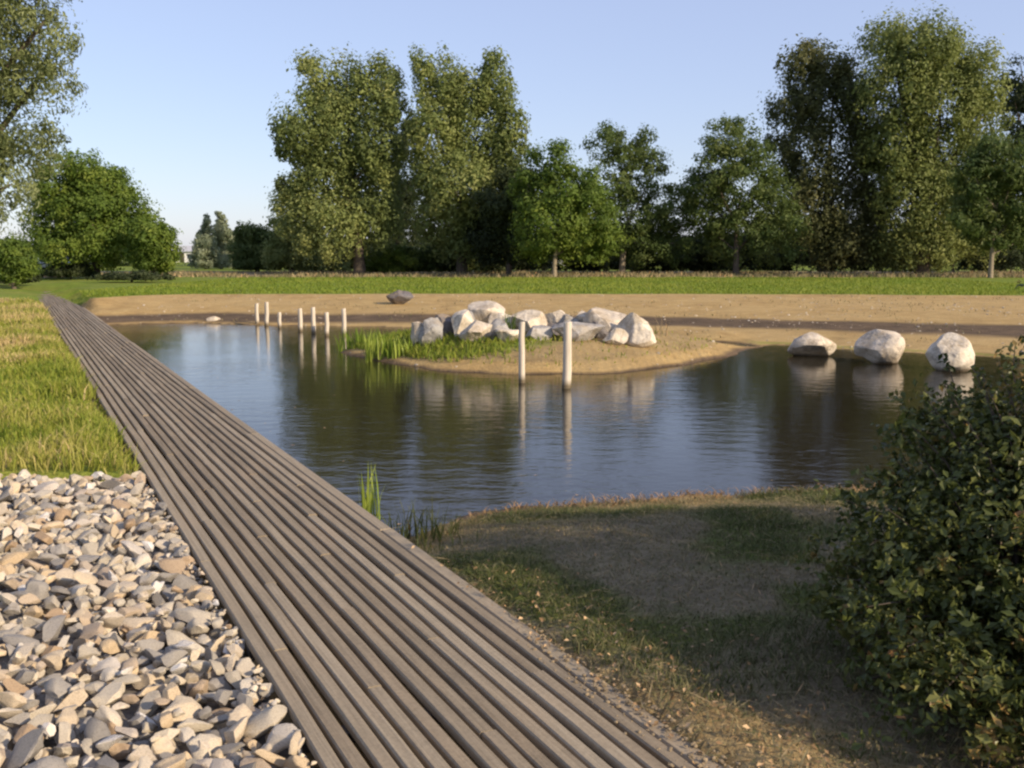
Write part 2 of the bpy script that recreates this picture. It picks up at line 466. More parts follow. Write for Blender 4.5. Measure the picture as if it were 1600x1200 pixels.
def land(x, y):
    """height and material zones: grass, dry grass, wet soil, mown litter"""
    x = np.asarray(x, float); y = np.asarray(y, float)
    s, t = st(x, y)
    sd = pond_sd(x, y) + (vnoise(x, y, 1.1, 3) - 0.5) * 0.35 * smooth(0.75, 1.4, t)
    B = np.interp(x, GX, GY) + (vnoise(x, y, 0.5, 9) - 0.5) * 0.9
    # far bank
    dtop = np.maximum(B - y, 0)
    r = np.where(sd > 0, sd / (sd + dtop + 1e-6), 0)
    r = np.where(y > B, 1.0, r)
    zfar = WATER_Z + 0.56 * np.clip(r, 0, 1) ** 0.75
    zfar += 0.035 * smooth(0.22, 0.30, r)
    zfar += 0.06 * smooth(40, 90, y)
    # island hump
    isl = np.exp(-(((x - 0.9) / 2.7) ** 2 + ((y - 19.0) / 1.9) ** 2))
    zis = WATER_Z + np.minimum(np.maximum(sd, 0) * 0.26, 0.34) + 0.06 * isl
    wi = smooth(24.6, 22.2, y) * smooth(5.6, 4.4, x) * smooth(-5, -4, x)
    z = zfar * (1 - wi) + zis * wi
    # near bank
    zn = WATER_Z + 0.26 * smooth(0.0, 1.7, sd) + (vnoise(x, y, 1.6, 21) - 0.5) * 0.05
    wn_ = smooth(13.5, 10.0, y)
    z = z * (1 - wn_) + zn * wn_
    # left of and under the boardwalk
    zl = -0.03 + 0.10 * smooth(-1.0, -6.0, t) + 0.25 * smooth(25, 60, y) + (vnoise(x, y, 0.8, 5) - 0.5) * 0.06
    wl = smooth(0.62, 0.40, t)
    z = z * (1 - wl) + zl * wl
    under = smooth(-0.72, -0.60, t) * smooth(0.78, 0.64, t) * (y < 48) * smooth(0.0, -0.25, sd * 0 - 0.25)
    z = np.where((under > 0), z * (1 - under) + np.minimum(z, -0.075) * under, z)
    # soil drifted against the near right edge of the boardwalk
    drift = 1.4 * smooth(5.2, 3.4, y + (vnoise(x, y, 2.5, 31) - 0.5) * 1.6) * smooth(1.05, 0.66, t) * (t > 0.60)
    z = np.where(sd > 0, z + drift * 0.06, z)
    # pit that holds the stones
    pit = (t > STONE_T0) & (t < STONE_T1) & (y < STONE_Y1) & (y > STONE_Y0 - 1)
    z = np.where(pit, -0.22, z)
    # pond bed
    z = np.where((sd < 0) & (t > 0.3), np.minimum(z, WATER_Z - 0.02 - np.minimum(-sd * 0.4, 0.8)), z)
    # --- zones
    gn = (vnoise(x, y, 0.7, 41) - 0.5)
    far_grass = smooth(-0.3, 0.3, y - B) * (y > 25)
    left_grass = smooth(-0.55, -0.7, t)
    g = np.maximum(far_grass, left_grass)
    isl_g = wi * smooth(0.35, 0.7, sd + gn * 0.5) * smooth(2.2, 0.2, x + gn * 2) * smooth(16.9, 17.5, y)
    g = np.maximum(g, isl_g * (0.55 + gn))
    edge_g = smooth(0.0, 0.1, sd) * smooth(0.75, 0.3, sd) * smooth(4.5, 5.5, x) * smooth(15, 17, y) * smooth(26, 24, y)
    g = np.maximum(g, edge_g * 0.52)
    nb = wn_ * smooth(0.55, 0.75, t) * (sd > 0)
    p = vnoise(x, y, 1.3, 55)
    g = np.maximum(g, nb * (0.26 + 0.46 * smooth(0.45, 0.68, p)) * smooth(3.3, 4.3, y + gn * 1.5))
    dry = smooth(60, 64, y + gn * 8) * smooth(90, 80, y) * (0.8) + wi * smooth(0.2, 0.6, sd) * 0.5
    dry = np.maximum(dry, left_grass * smooth(0.55, 0.75, vnoise(x, y, 0.9, 77)) * 0.4)
    g = g * (1 - 0.75 * smooth(60, 64, y + gn * 8) * smooth(90, 80, y))
    bc = np.interp(x, [-12, -4, 4, 14], [0.12, 0.16, 0.26, 0.27])
    bw = np.interp(x, [-12, -4, 4, 14], [0.13, 0.12, 0.085, 0.08])
    wet = np.exp(-((r - bc + gn * 0.05) / bw) ** 2) * (y > 15) * (1 - wi) * np.interp(x, [-12, 0, 6], [0.95, 0.95, 0.97]) * (1 - left_grass)
    wet = np.maximum(wet, smooth(0.30, 0.0, sd + gn * 0.3) * np.where(y < 13, 0.85, 0.45 + 0.3 * wi))
    lit = nb * smooth(-0.1, 0.3, sd - 0.45) * smooth(2.9, 3.9, y + gn * 2.0 + (t - 0.8) * 0.9)
    return z, g, dry * (sd > 0), np.where(sd < 0, 1, wet), lit

def build_ground():
    def axis(lo, hi, fine, step, ext):
        a = list(np.arange(lo, hi + 1e-6, step))
        v, d = hi, step
        up = []
        while v < ext:
            d *= 1.16; v += d; up.append(v)
        v, d = lo, step
        dn = []
        while v > -ext:
            d *= 1.16; v -= d; dn.append(v)
        return np.array(dn[::-1] + a + up)
    xs = np.unique(np.concatenate([axis(-13.0, 14.0, 0, 0.15, 3000), np.arange(-4, 4, 0.075)]))
    y1 = np.arange(1.0, 9.0, 0.07); y2 = np.arange(9.0, 38.0, 0.16)
    yb = [0.2, -1, -3, -7, -15, -40, -120, -400]
    v, d, yf = 38.0, 0.13, []
    while v < 4000:
        d *= 1.10; v += d; yf.append(v)
    ys = np.array(yb[::-1] + list(y1) + list(y2) + yf)
    X, Y = np.meshgrid(xs, ys)
    z, g, dry, wet, lit = land(X.ravel(), Y.ravel())
    V = np.stack([X.ravel(), Y.ravel(), z], 1)
    nx, ny = len(xs), len(ys)
    i = np.arange(ny - 1)[:, None] * nx + np.arange(nx - 1)[None, :]
    Q = np.stack([i, i + 1, i + nx + 1, i + nx], -1).reshape(-1, 4)
    me = mesh_np('ground', V, [Q], M['ground'], True, [('zone', 'POINT', 'FLOAT_COLOR', np.stack([g, dry, wet, lit], 1))])
    tag(link('ground', me), 'sandy banks, lawn and grassy foreground round the pond', kind='structure')

build_ground()

def gz(x, y):
    return float(land(np.array([x]), np.array([y]))[0][0])

# pond surface: the shoreline polygon, a little larger, at water level
def build_water():
    cx = sum(p[0] for p in POND) / len(POND); cy = sum(p[1] for p in POND) / len(POND)
    bm = bmesh.new()
    pts = [(-15.5, 29.6), (-15.5, 30.2), (16.5, 30.2), (16.5, 6.0), (-0.2, 6.0)]
    # keep the sheet right of the boardwalk's left half
    pts = [(_dx(5.6, 0.45), 5.6), (_dx(29.4, 0.45), 29.4), (16.5, 29.4), (16.5, 5.6)]
    vs = [bm.verts.new((x, y, WATER_Z)) for x, y in pts]
    bm.faces.new(vs)
    bmesh.ops.triangulate(bm, faces=bm.faces)
    tag(link('water', bm_mesh('water', bm, M['water'])), 'still dark pond reflecting trees and sky', kind='structure')
build_water()

# ------------------------------------------------------------------ boardwalk
def build_boardwalk():
    root = tag(empty('boardwalk', (*deck_xy(0, 0), 0), math.atan2(AX.y, AX.x)),
               'weathered grey brown boardwalk of long narrow planks along the pond', kind='structure')
    rows, pitch, width, thick, seg = 14, 0.0765, 0.0565, 0.032, 3.6
    metas = []
    for k in range(5):
        bm = bmesh.new()
        L, W, b = seg - 0.008, width, 0.006
        prof = [(-W/2, -thick), (-W/2, -b), (-W/2 + b, 0), (W/2 - b, 0), (W/2, -b), (W/2, -thick)]
        nseg = 6
        rings = []
        rr = random.Random(k)
        for i in range(nseg + 1):
            x = -L/2 + L * i / nseg
            dy, dz = rr.uniform(-.0025, .0025), rr.uniform(-.002, .002)
            rings.append([bm.verts.new((x, a + dy, c + dz)) for a, c in prof])
        for i in range(nseg):
            for j in range(6):
                bm.faces.new((rings[i][j], rings[i][(j + 1) % 6], rings[i + 1][(j + 1) % 6], rings[i + 1][j]))
        bm.faces.new(rings[0]); bm.faces.new(rings[-1])
        metas.append(bm_mesh('plank', bm, M['wood']))
    n = 0
    for r in range(rows):
        t = -0.5235 + r * pitch
        off = (r * 1.37) % seg
        s0 = -1.2 - off
        while s0 < 52.0:
            o = link('plank', metas[random.randrange(5)], root)
            lat = -t          # local +Y of the root points to the left of the walk
            o.location = (s0 + seg / 2, lat + random.uniform(-.0045, .0045), random.uniform(-.006, .004))
            o.rotation_euler = (random.uniform(-.012, .012), 0, random.uniform(-.0012, .0012) + (math.pi if random.random() < .5 else 0))
            s0 += seg; n += 1
    bm = bmesh.new()
    bmesh.ops.create_cube(bm, size=1, matrix=Matrix.Diagonal((seg - .01, 0.078, 0.05, 1)))
    bmesh.ops.bevel(bm, geom=list(bm.edges), offset=0.007, segments=1, affect='EDGES')
    em = bm_mesh('edge_board', bm, M['wood'])
    for i in range(15):
        o = link('edge_board', em, root)
        o.location = (-1.0 + seg * (i + .5), -0.553 + random.uniform(-.004, .004), -0.029 + random.uniform(-.004, .003))
        o.rotation_euler = (random.uniform(-.015, .015), 0, random.uniform(-.001, .001))
    # bearers under the planks and the fascia along the water
    bm = bmesh.new()
    bmesh.ops.create_cube(bm, size=1, matrix=Matrix.Translation((26, -0.575, -0.19)) @ Matrix.Diagonal((56, 0.035, 0.26, 1)))
    link('fascia', bm_mesh('fascia', bm, M['joist']), root)
    bme = bmesh.new()
    bmesh.ops.create_cube(bme, size=1, matrix=Matrix.Diagonal((0.07, 1.06, 0.09, 1)))
    jm = bm_mesh('joist', bme, M['joist'])
    for i in range(60):
        o = link('joist', jm, root)
        o.location = (-0.6 + i * 0.9, 0.02, -0.082)
build_boardwalk()

# ------------------------------------------------------------------ stones
def rock_mesh(name, mat, seed, sub=2, rough=0.18, cuts=7, squash=(1, 1, 1), smooth_=False, cut_lo=0.62, cut_hi=0.9, sharp=0):
    r = np.random.default_rng(seed)
    bm = bmesh.new()
    bmesh.ops.create_icosphere(bm, subdivisions=sub, radius=1.0)
    V = np.array([v.co[:] for v in bm.verts])
    for _ in range(cuts):
        n = r.normal(size=3); n /= np.linalg.norm(n)
        d = r.uniform(cut_lo, cut_hi)
        k = V @ n
        V = V - np.outer(np.maximum(k - d, 0), n)
    ph = r.uniform(0, 6, (4, 3))
    for i in range(4):
        f = r.normal(size=3) * (1.5 + i * 1.6)
        V = V * (1 + rough / (1 + i) * np.sin(V @ f + ph[i, 0])[:, None] * 0.35)
    V = V * np.array(squash)
    for v, c in zip(bm.verts, V):
        v.co = c
    me = bm_mesh(name, bm, mat, smooth_)
    if smooth_ and sharp:
        me.set_sharp_from_angle(angle=math.radians(sharp))
    return me

def build_stone_bed():
    root = tag(empty('stone_bed', (-2.0, 5.0, -0.2)), 'bed of pale broken stones between the boardwalk and the grass', 'stone bed')
    inv = Vector((2.0, -5.0, 0.2))
    V, Q = [], []
    # pit floor of gravel
    corners = []
    for y in (STONE_Y0, STONE_Y1 + 0.02):
        for t in (STONE_T0 - .02, STONE_T1 + .03):
            corners.append((_dx(y, t), y))
    bm = bmesh.new()
    nu, nv = 10, 60
    g = [[None] * (nu + 1) for _ in range(nv + 1)]
    for j in range(nv + 1):
        y = STONE_Y0 + (STONE_Y1 - STONE_Y0) * j / nv
        for i in range(nu + 1):
            t = STONE_T0 + (STONE_T1 - STONE_T0 + 0.03) * i / nu
            g[j][i] = bm.verts.new((_dx(y, t) + 2.0, y - 5.0, 0.2 - 0.10 + random.uniform(-.02, .02)))
    for j in range(nv):
        for i in range(nu):
            bm.faces.new((g[j][i], g[j][i + 1], g[j + 1][i + 1], g[j + 1][i]))
    link('gravel_base', bm_mesh('gravel_base', bm, M['gravel']), root)
    protos = [rock_mesh('stone', M['stone'], 100 + k, 2, 0.30, 13, (1.15, random.uniform(.62, .95), random.uniform(.50, .78)), True, 0.34, 0.78, 22) for k in range(26)]
    fine = [rock_mesh('stone', M['stone'], 100 + k, 3, 0.28, 14, (1.15, random.uniform(.60, .9), random.uniform(.36, .60)), True, 0.36, 0.78, 34) for k in range(26)]
    # dart throwing
    pts = []
    cell = {}
    r = random.Random(5)
    def free(x, y, rad):
        cx, cy = int(x / .12), int(y / .12)
        for a in range(-2, 3):
            for b in range(-2, 3):
                for (qx, qy, qr) in cell.get((cx + a, cy + b), ()):
                    if (qx - x) ** 2 + (qy - y) ** 2 < ((qr + rad) * 0.80) ** 2:
                        return False
        return True
    for rad0, tries in ((0.064, 500), (0.054, 4000), (0.045, 14000), (0.036, 28000), (0.027, 30000)):
        for _ in range(tries):
            y = r.uniform(2.35, STONE_Y1 - 0.02)
            t = r.uniform(STONE_T0, STONE_T1)
            rad = rad0 * r.uniform(.88, 1.12)
            if t + rad * 0.75 > STONE_T1 + 0.02 or (y < 3 and False):
                continue
            x = _dx(y, t)
            if free(x, y, rad):
                pts.append((x, y, rad))
                cell.setdefault((int(x / .12), int(y / .12)), []).append((x, y, rad))
    def vis(p):
        px = 800 + F * p[0] / p[1]; py = 400 + F * H / p[1]
        return -40 < px < 1640 and py < 1260
    seen = [p for p in pts if vis(p)]
    seen.sort(key=lambda p: -p[2] / p[1])
    big, rest = seen[:300], seen[300:] + [p for p in pts if not vis(p)]
    def place(p, layer=0):
        x, y, rad = p
        z = -0.040 - rad * 0.15 + r.uniform(-.032, .034) - layer * 0.07
        rot = Matrix.Rotation(r.uniform(0, 6.28), 4, 'Z') @ Matrix.Rotation(r.uniform(-.8, .8), 4, 'X') @ Matrix.Rotation(r.uniform(-.8, .8), 4, 'Y')
        s = rad * 1.28
        return Matrix.Translation(Vector((x, y, z)) + inv) @ rot @ Matrix.Diagonal((s * r.uniform(.95, 1.25), s, s * r.uniform(.9, 1.2), 1))
    for p in big:
        o = link('stone', r.choice(fine), root)
        o.matrix_local = place(p)
    Vs, Fs, var, base = [], [], [], 0
    def add(p, layer):
        nonlocal base
        me = r.choice(protos)
        m = np.array(place(p, layer))
        co = np.empty(len(me.vertices) * 3, dtype=np.float32); me.vertices.foreach_get('co', co)
        co = co.reshape(-1, 3) @ m[:3, :3].T + m[:3, 3]
        fi = np.empty(len(me.polygons) * 3, dtype=np.int32); me.polygons.foreach_get('vertices', fi)
        Vs.append(co); Fs.append(fi.reshape(-1, 3) + base); var.append(np.full(len(me.polygons), r.random())); base += len(co)
    for p in rest:
        add(p, 0)
    for _ in range(900):
        y = r.uniform(2.5, STONE_Y1 - .03); t = r.uniform(STONE_T0, STONE_T1 - 0.02)
        add((_dx(y, t), y, r.uniform(.03, .06)), 0.75)
    # chippings in the joint against the boardwalk and spilled at the edges
    for _ in range(420):
        y = r.uniform(2.4, STONE_Y1); t = STONE_T1 + r.gauss(0.0, 0.03)
        if t > STONE_T1 + 0.008: continue
        add((_dx(y, t), y, r.uniform(.008, .018)), -0.1)
    o = link('stone_fill', mesh_np('stone_fill', np.concatenate(Vs), [np.concatenate(Fs)], M['stone_mass'], False, [('var', 'FACE', 'FLOAT', np.concatenate(var))]), root)
    o['kind'] = 'stuff'
build_stone_bed()

# ------------------------------------------------------------------ boulders
def boulder(label, px, top, wpx, depth, mat='boulder', seed=0, base=None, ell=0.8, group=None, rz=0.0, hscale=1.0, sink=0.06, rough=0.20, cuts=13, lo=0.42, hi=0.80):
    g = on_ground(px, 600, 0)
    c = at(px, top, depth)
    x, y, ztop = c.x, c.y, c.z
    zb = (gz(x, y) if base is None else base) - sink
    w = wpx / F * depth
    h = (ztop - zb)
    me = rock_mesh('boulder', M[mat], seed, 4, rough, cuts, (w / 2 * (1.30 if lo < .5 else 1.14), w / 2 * ell * 1.25, h / 2 * 1.14), True, lo, hi, 24)
    o = link('boulder', me)
    lo = min(v.co.z for v in me.vertices); hi = max(v.co.z for v in me.vertices)
    o.location = (x, y, zb - lo)
    o.scale = (1, 1, (ztop - zb) / (hi - lo))
    o.location.z = zb - lo * o.scale.z
    o.rotation_euler = (0, 0, rz)
    return tag(o, label, 'boulder', group)

GI = 'boulders heaped on the island'
BL = [
    ('small tan boulder at the far left end of the island heap', 652, 502, 24, 18.5, 'boulder', 1),
    ('light grey boulder second from the left of the island heap', 677, 496, 36, 18.4, 'boulder_grey', 2),
    ('dark slate boulder wedged between pale ones, left of island heap', 697, 490, 34, 18.9, 'boulder_dark', 3),
    ('narrow upright pale boulder in the left half of the heap', 719, 484, 34, 18.6, 'boulder', 4),
    ('large pale boulder topping the left half of the heap', 755, 470, 66, 19.4, 'boulder', 5),
    ('bright rounded boulder in front of the topmost left one', 746, 500, 46, 18.1, 'boulder', 6),
    ('grey boulder left of the bright front one by the thin post', 772, 498, 34, 18.2, 'boulder_grey', 7),
    ('bright cream boulder on the grass just left of the thin post', 794, 513, 36, 17.9, 'boulder', 8),
    ('pale boulder rising directly behind the thin post', 827, 484, 46, 18.8, 'boulder', 9),
    ('pale cream boulder on top between the two white posts', 866, 484, 36, 19.3, 'boulder', 10),
    ('dark shaded boulder low between the two white posts', 856, 504, 44, 18.9, 'boulder_dark', 11),  # its shade is painted in by the dark stone colour
    ('long grey tan boulder behind and right of the thick post', 905, 502, 70, 18.2, 'boulder_grey', 12),
    ('pale slab boulder behind the long grey tan one', 918, 485, 40, 19.1, 'boulder', 13),
    ('big faceted tan boulder second from the right of the heap', 957, 480, 62, 18.8, 'boulder', 14),
    ('big bright boulder at the right end of the island heap', 998, 488, 50, 18.2, 'boulder', 15),
    ('small grey boulder squeezed behind the narrow upright pale one', 736, 486, 30, 19.0, 'boulder_grey', 17),
    ('tan boulder between topmost left one and the thin post', 790, 488, 36, 19.0, 'boulder', 18),
    ('squat grey boulder low behind the thin post', 838, 508, 36, 18.2, 'boulder_grey', 19),
    ('grey boulder peeping out behind the thick post', 886, 490, 34, 19.0, 'boulder_grey', 20),
    ('low tan boulder at the foot of the big faceted one', 962, 512, 34, 18.0, 'boulder', 21),
    ('dark boulder in the gap behind the long grey one', 940, 500, 40, 18.6, 'boulder_dark', 16),
]
for (lb, px, top, w, d, m, sd_) in BL:
    boulder(lb, px, top, w * 1.14, d, m, sd_, group=GI, rz=0.0)
GW = 'boulders standing in the water'
boulder('low pale boulder in the water, leftmost of the row right of island', 1269, 518, 72, 19.2, 'boulder', 31, WATER_Z, 0.75, GW, rough=0.16, cuts=9, lo=0.58, hi=0.92)
boulder('round pale boulder in the water, second of the row', 1379, 515, 73, 18.0, 'boulder', 32, WATER_Z, 0.85, GW, rough=0.16, cuts=9, lo=0.6, hi=0.92)
boulder('tall grey white boulder in the water, third of the row', 1483, 520, 68, 16.8, 'boulder', 36, WATER_Z, 0.8, GW, rough=0.18, cuts=10, lo=0.52, hi=0.9)
boulder('lone dark boulder lying high on the far sand', 622, 453, 40, 31.5, 'boulder_dark', 35, None, 0.7, None)
boulder('small pale boulder at the far water edge left of the posts', 334, 494, 20, 28.9, 'boulder', 37, None, 0.8, None)

# ------------------------------------------------------------------ posts in the water
def post(label, px, top, base, dia, lean=0.0, seed=0, fork=False):
    p = on_ground(px, base, WATER_Z)
    t = at(px, top, p.y)
    h = t.z - WATER_Z
    r = dia / F * p.y / 2 * 0.80
    bm = bmesh.new()
    rr = random.Random(seed)
    rings = []
    zs = [-0.5, 0, h * .25, h * .5, h * .75, h - r * .25, h]
    for i, z in enumerate(zs):
        k = 1.06 - 0.12 * max(z, 0) / h
        if i == len(zs) - 1: k *= 0.82
        ox, oy = rr.uniform(-.06, .06) * r * 2, rr.uniform(-.06, .06) * r * 2
        rings.append([bm.verts.new((ox + lean * z + r * k * math.cos(a) * (1 + .05 * math.sin(3 * a + seed)), oy + r * k * math.sin(a), z + (0.15 * r * math.cos(a) if i >= 5 else 0)))
                      for a in [2 * math.pi * q / 16 for q in range(16)]])
    for i in range(len(rings) - 1):
        for q in range(16):
            bm.faces.new((rings[i][q], rings[i][(q + 1) % 16], rings[i + 1][(q + 1) % 16], rings[i + 1][q]))
    bm.faces.new(rings[-1]); bm.faces.new(rings[0])
    me = bm_mesh('wooden_post', bm, M['post'], True)
    for pl in me.polygons:
        if len(pl.vertices) > 4: pl.use_smooth = False
    o = link('wooden_post', me)
    o.location = (p.x, p.y, WATER_Z)
    return tag(o, label, 'post', 'pale posts standing in the pond')
post('thin pale post in the water before the boulders', 815, 503, 598, 12, 0.0, 1)
post('thick pale post in the water before the boulders', 885, 503, 606, 17, 0.01, 2)
post('leftmost of the thin pale posts near the far shore', 402, 474, 507, 7, 0.0, 3)
post('second from left of the thin pale posts near the far shore', 417, 472, 509, 8, 0.02, 4)
post('short thin post, third from left near the far shore', 437, 488, 513, 7, 0.0, 5)
post('fourth from left of the pale posts near the far shore', 470, 482, 518, 8.5, -.01, 6)
post('fifth from left of the pale posts near the far shore', 490, 480, 521, 8.5, 0.01, 7)
post('sixth from left of the pale posts, close to the reeds', 511, 488, 525, 8.5, 0.0, 8)
post('greyish post rising behind the left edge of the reeds', 538, 482, 524, 8.5, 0.0, 9)

# ------------------------------------------------------------------ foliage
def unit(v):
    return v / (np.linalg.norm(v, axis=-1, keepdims=True) + 1e-9)

def leaves(C, N, size, aspect=0.55, var=None, droop=None, fold=0.12):
    """leaf diamonds: C centres, N normals, size per leaf"""
    n = len(C)
    N = unit(N)
    A = rng.normal(size=(n, 3))
    if droop is not None:
        A = A * (1 - droop) + np.array([0, 0, -1.0]) * droop * 2
    A = unit(A - N * (A * N).sum(1, keepdims=True))
    Bv = np.cross(N, A)
    s = np.asarray(size)[:, None]
    V = np.empty((n, 4, 3), dtype=np.float32)
    V[:, 0] = C - A * s * 0.5
    V[:, 1] = C + Bv * s * aspect * 0.5 + N * s * fold - A * s * 0.05
    V[:, 2] = C + A * s * 0.5
    V[:, 3] = C - Bv * s * aspect * 0.5 + N * s * fold - A * s * 0.05
    Q = np.arange(n * 4).reshape(n, 4)
    return V.reshape(-1, 3), Q, (rng.random(n) if var is None else var)

def tube(bm, pts, radii, sides=8):
    rings = []
    for i, (p, r) in enumerate(zip(pts, radii)):
        d = (pts[min(i + 1, len(pts) - 1)] - pts[max(i - 1, 0)]).normalized()
        u = d.orthogonal().normalized(); w = d.cross(u)
        rings.append([bm.verts.new(p + u * r * math.cos(2 * math.pi * k / sides) + w * r * math.sin(2 * math.pi * k / sides)) for k in range(sides)])
    for a, b in zip(rings[:-1], rings[1:]):
        # align ring starts to avoid twist
        best = min(range(sides), key=lambda q: (a[0].co - b[q].co).length)
        b2 = b[best:] + b[:best]
        if (a[1].co - b2[1].co).length > (a[1].co - b2[-1].co).length:
            b2 = [b2[0]] + b2[:0:-1]
        for k in range(sides):
            bm.faces.new((a[k], a[(k + 1) % sides], b2[(k + 1) % sides], b2[k]))
        b[:] = b2
    bm.faces.new(rings[-1])

def make_tree(name, label, cat, base_px, depth, lobes, mat, n_leaves, leaf, bark='bark', trunk_r=0.2, zbase=None, droop=None,
              clump=0.42, group=None, branches=6, aspect=0.55, vstretch=1.0, ypush=0.0, shell=0.55, outb=0.9):
    global rng
    rng = np.random.default_rng(int(base_px * 7 + depth * 13) % 100003)
    random.seed(int(base_px + depth))
    n_leaves = int(n_leaves * (2.3 if depth > 30 else 1.6)); leaf *= 0.94; shell *= 0.75
    if depth > 30:
        lobes = [(a, b, c_ * 1.14, d_ * 1.05) for a, b, c_, d_ in lobes]
    gp = at(base_px, 420, depth)
    bx, by = gp.x, gp.y + ypush
    bz = gz(bx, by) if zbase is None else zbase
    root = tag(empty(name, (bx, by, bz)), label, cat, group)
    O = Vector((bx, by, bz))
    cs, ws = [], []
    for i, (px, py, rx, ry) in enumerate(lobes):
        dy = rng.uniform(-.5, .5) * rx / F * depth * 1.2
        p = at(px, py, depth) + Vector((0, ypush + dy, 0))
        kx, kz = rx / F * depth, ry / F * depth
        cs.append((np.array(p - O), np.array([kx, kx * 0.95 + 0.1, kz])))
        ws.append(kx * kx * kz)
    ws = np.array(ws) ** 0.72
    ws /= ws.sum()
    Vs, Qs, vs, b0 = [], [], [], 0
    far = depth > 30
    per = 120 if far else 60
    for (c, rad), w in zip(cs, ws):
        ncl = max(5, int(n_leaves * w / per))
        d = unit(rng.normal(size=(ncl, 3)))
        rr = shell + (0.97 - shell) * rng.random(ncl) ** 0.5
        cc = c + d * rad * rr[:, None]
        cl_s = clump * rng.uniform(.55, 1.3, ncl)
        if far:
            cl_s = np.minimum(cl_s * 1.7, 0.42 * rad.min() + 0.12)
        tone = np.clip(rng.normal(0.5 + 0.10 * rng.normal(), 0.15, ncl), 0, 1)
        dd = unit(rng.normal(size=(ncl * per, 3)))
        lr = 0.35 + 0.65 * rng.random(ncl * per) ** 0.6
        lr *= 1 + 0.10 * np.maximum(rng.normal(size=ncl * per), 0) * (rng.random(ncl * per) < .4)
        # bumpy clumps: a few leafy shoots stick out of each
        ph = np.repeat(rng.uniform(0, 6.28, (ncl, 3)), per, 0)
        lr *= 1 + 0.22 * np.sin(dd * 4.5 + ph).sum(1)
        P = np.repeat(cc, per, 0) + dd * (lr * np.repeat(cl_s, per))[:, None] * np.array([1, 1, .8 * vstretch])
        out = np.repeat(d, per, 0)
        Nn = dd * outb + out * 0.35 + rng.normal(size=P.shape) * 0.42 + np.array([0, 0, 0.2])
        sz = leaf * rng.uniform(.5, 1.3, len(P)) * np.repeat(rng.uniform(.75, 1.25, ncl), per)
        va = np.clip(np.repeat(tone, per) + rng.normal(0, 0.09, len(P)), 0, 1)
        keep = P[:, 2] > 0.15
        V, Q, va = leaves(P[keep], Nn[keep], sz[keep], aspect, va[keep], droop)
        Vs.append(V); Qs.append(Q + b0); vs.append(va); b0 += len(V)
    link('crown', mesh_np('crown', np.concatenate(Vs), [np.concatenate(Qs)], M[mat], False, [('var', 'FACE', 'FLOAT', np.concatenate(vs))]), root)
    # trunk towards the middle of the crown, limbs towards the lobes
    top = max(cs, key=lambda q: q[0][2])[0]
    zmin = min(c[2] - r[2] for c, r in cs)
    mid = np.mean([c for c, r in cs], 0)
    hz = max(zmin + 0.3, 0.3) + 0.45 * max(top[2] - zmin, 0)
    bm = bmesh.new()
    pts = [Vector((0, 0, -0.25)), Vector((0, 0, 0.12)), Vector((mid[0] * .05, mid[1] * .05, hz * .3)), Vector((mid[0] * .35, mid[1] * .4, hz * .65)), Vector((mid[0] * .7, mid[1] * .7, hz))]
    tube(bm, pts, [trunk_r * 1.35, trunk_r * 1.05, trunk_r * .85, trunk_r * .65, trunk_r * .3], 10)
    link('trunk', bm_mesh('trunk', bm, M[bark], True), root)
    for (c, rad) in sorted(cs, key=lambda q: -q[1][2])[:branches]:
        f = random.uniform(.3, .8)
        a = pts[2].lerp(pts[3], random.random()) if c[2] < hz else pts[3].lerp(pts[4], random.random())
        e = Vector(c)
        m = a.lerp(e, .5) + Vector((0, 0, -0.06 * (e - a).length))
        bm = bmesh.new()
        tube(bm, [a, m, e, e + (e - m) * 0.35], [trunk_r * .45, trunk_r * .3, trunk_r * .17, trunk_r * .05], 6)
        link('branch', bm_mesh('branch', bm, M[bark], True), root)
    return root

GT = 'trees along the far edge of the lawn'
# tall poplars left of centre
make_tree('poplar_tree', 'tall olive poplar with ragged top, left one of the central pair', 'tree', 562, 69,
          [(486, 128, 26, 42), (540, 138, 36, 46), (592, 150, 28, 50), (478, 196, 42, 44), (536, 215, 56, 64), (598, 225, 30, 62),
           (455, 240, 26, 18), (500, 285, 50, 56), (570, 300, 54, 66), (462, 335, 36, 42), (520, 360, 52, 44), (590, 352, 34, 38), (440, 298, 16, 16)],
          'olive', 30000, 0.26, trunk_r=0.42, group=GT, clump=0.5, vstretch=1.7, shell=0.45)
make_tree('poplar_tree', 'tall olive poplar with twin peaks, right one of the central pair', 'tree', 722, 69,
          [(664, 122, 20, 38), (700, 140, 28, 44), (740, 148, 26, 40), (776, 124, 24, 40), (680, 205, 40, 56), (745, 210, 46, 66), (792, 215, 28, 64),
           (668, 280, 26, 44), (720, 300, 46, 60), (780, 300, 36, 55), (680, 350, 34, 44), (745, 365, 50, 45)],
          'olive', 29000, 0.26, trunk_r=0.40, group=GT, clump=0.5, vstretch=1.7, shell=0.45)
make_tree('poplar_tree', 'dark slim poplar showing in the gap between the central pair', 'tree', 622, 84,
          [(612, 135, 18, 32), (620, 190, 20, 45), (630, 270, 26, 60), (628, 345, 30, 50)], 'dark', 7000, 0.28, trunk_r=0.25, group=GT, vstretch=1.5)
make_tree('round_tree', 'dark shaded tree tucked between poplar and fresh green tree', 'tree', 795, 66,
          [(790, 315, 42, 46), (820, 300, 30, 40), (775, 370, 40, 40), (825, 372, 36, 42)], 'dark', 11000, 0.24, trunk_r=0.2, group=GT)  # tree in shadow, the shade painted by the dark leaf colour
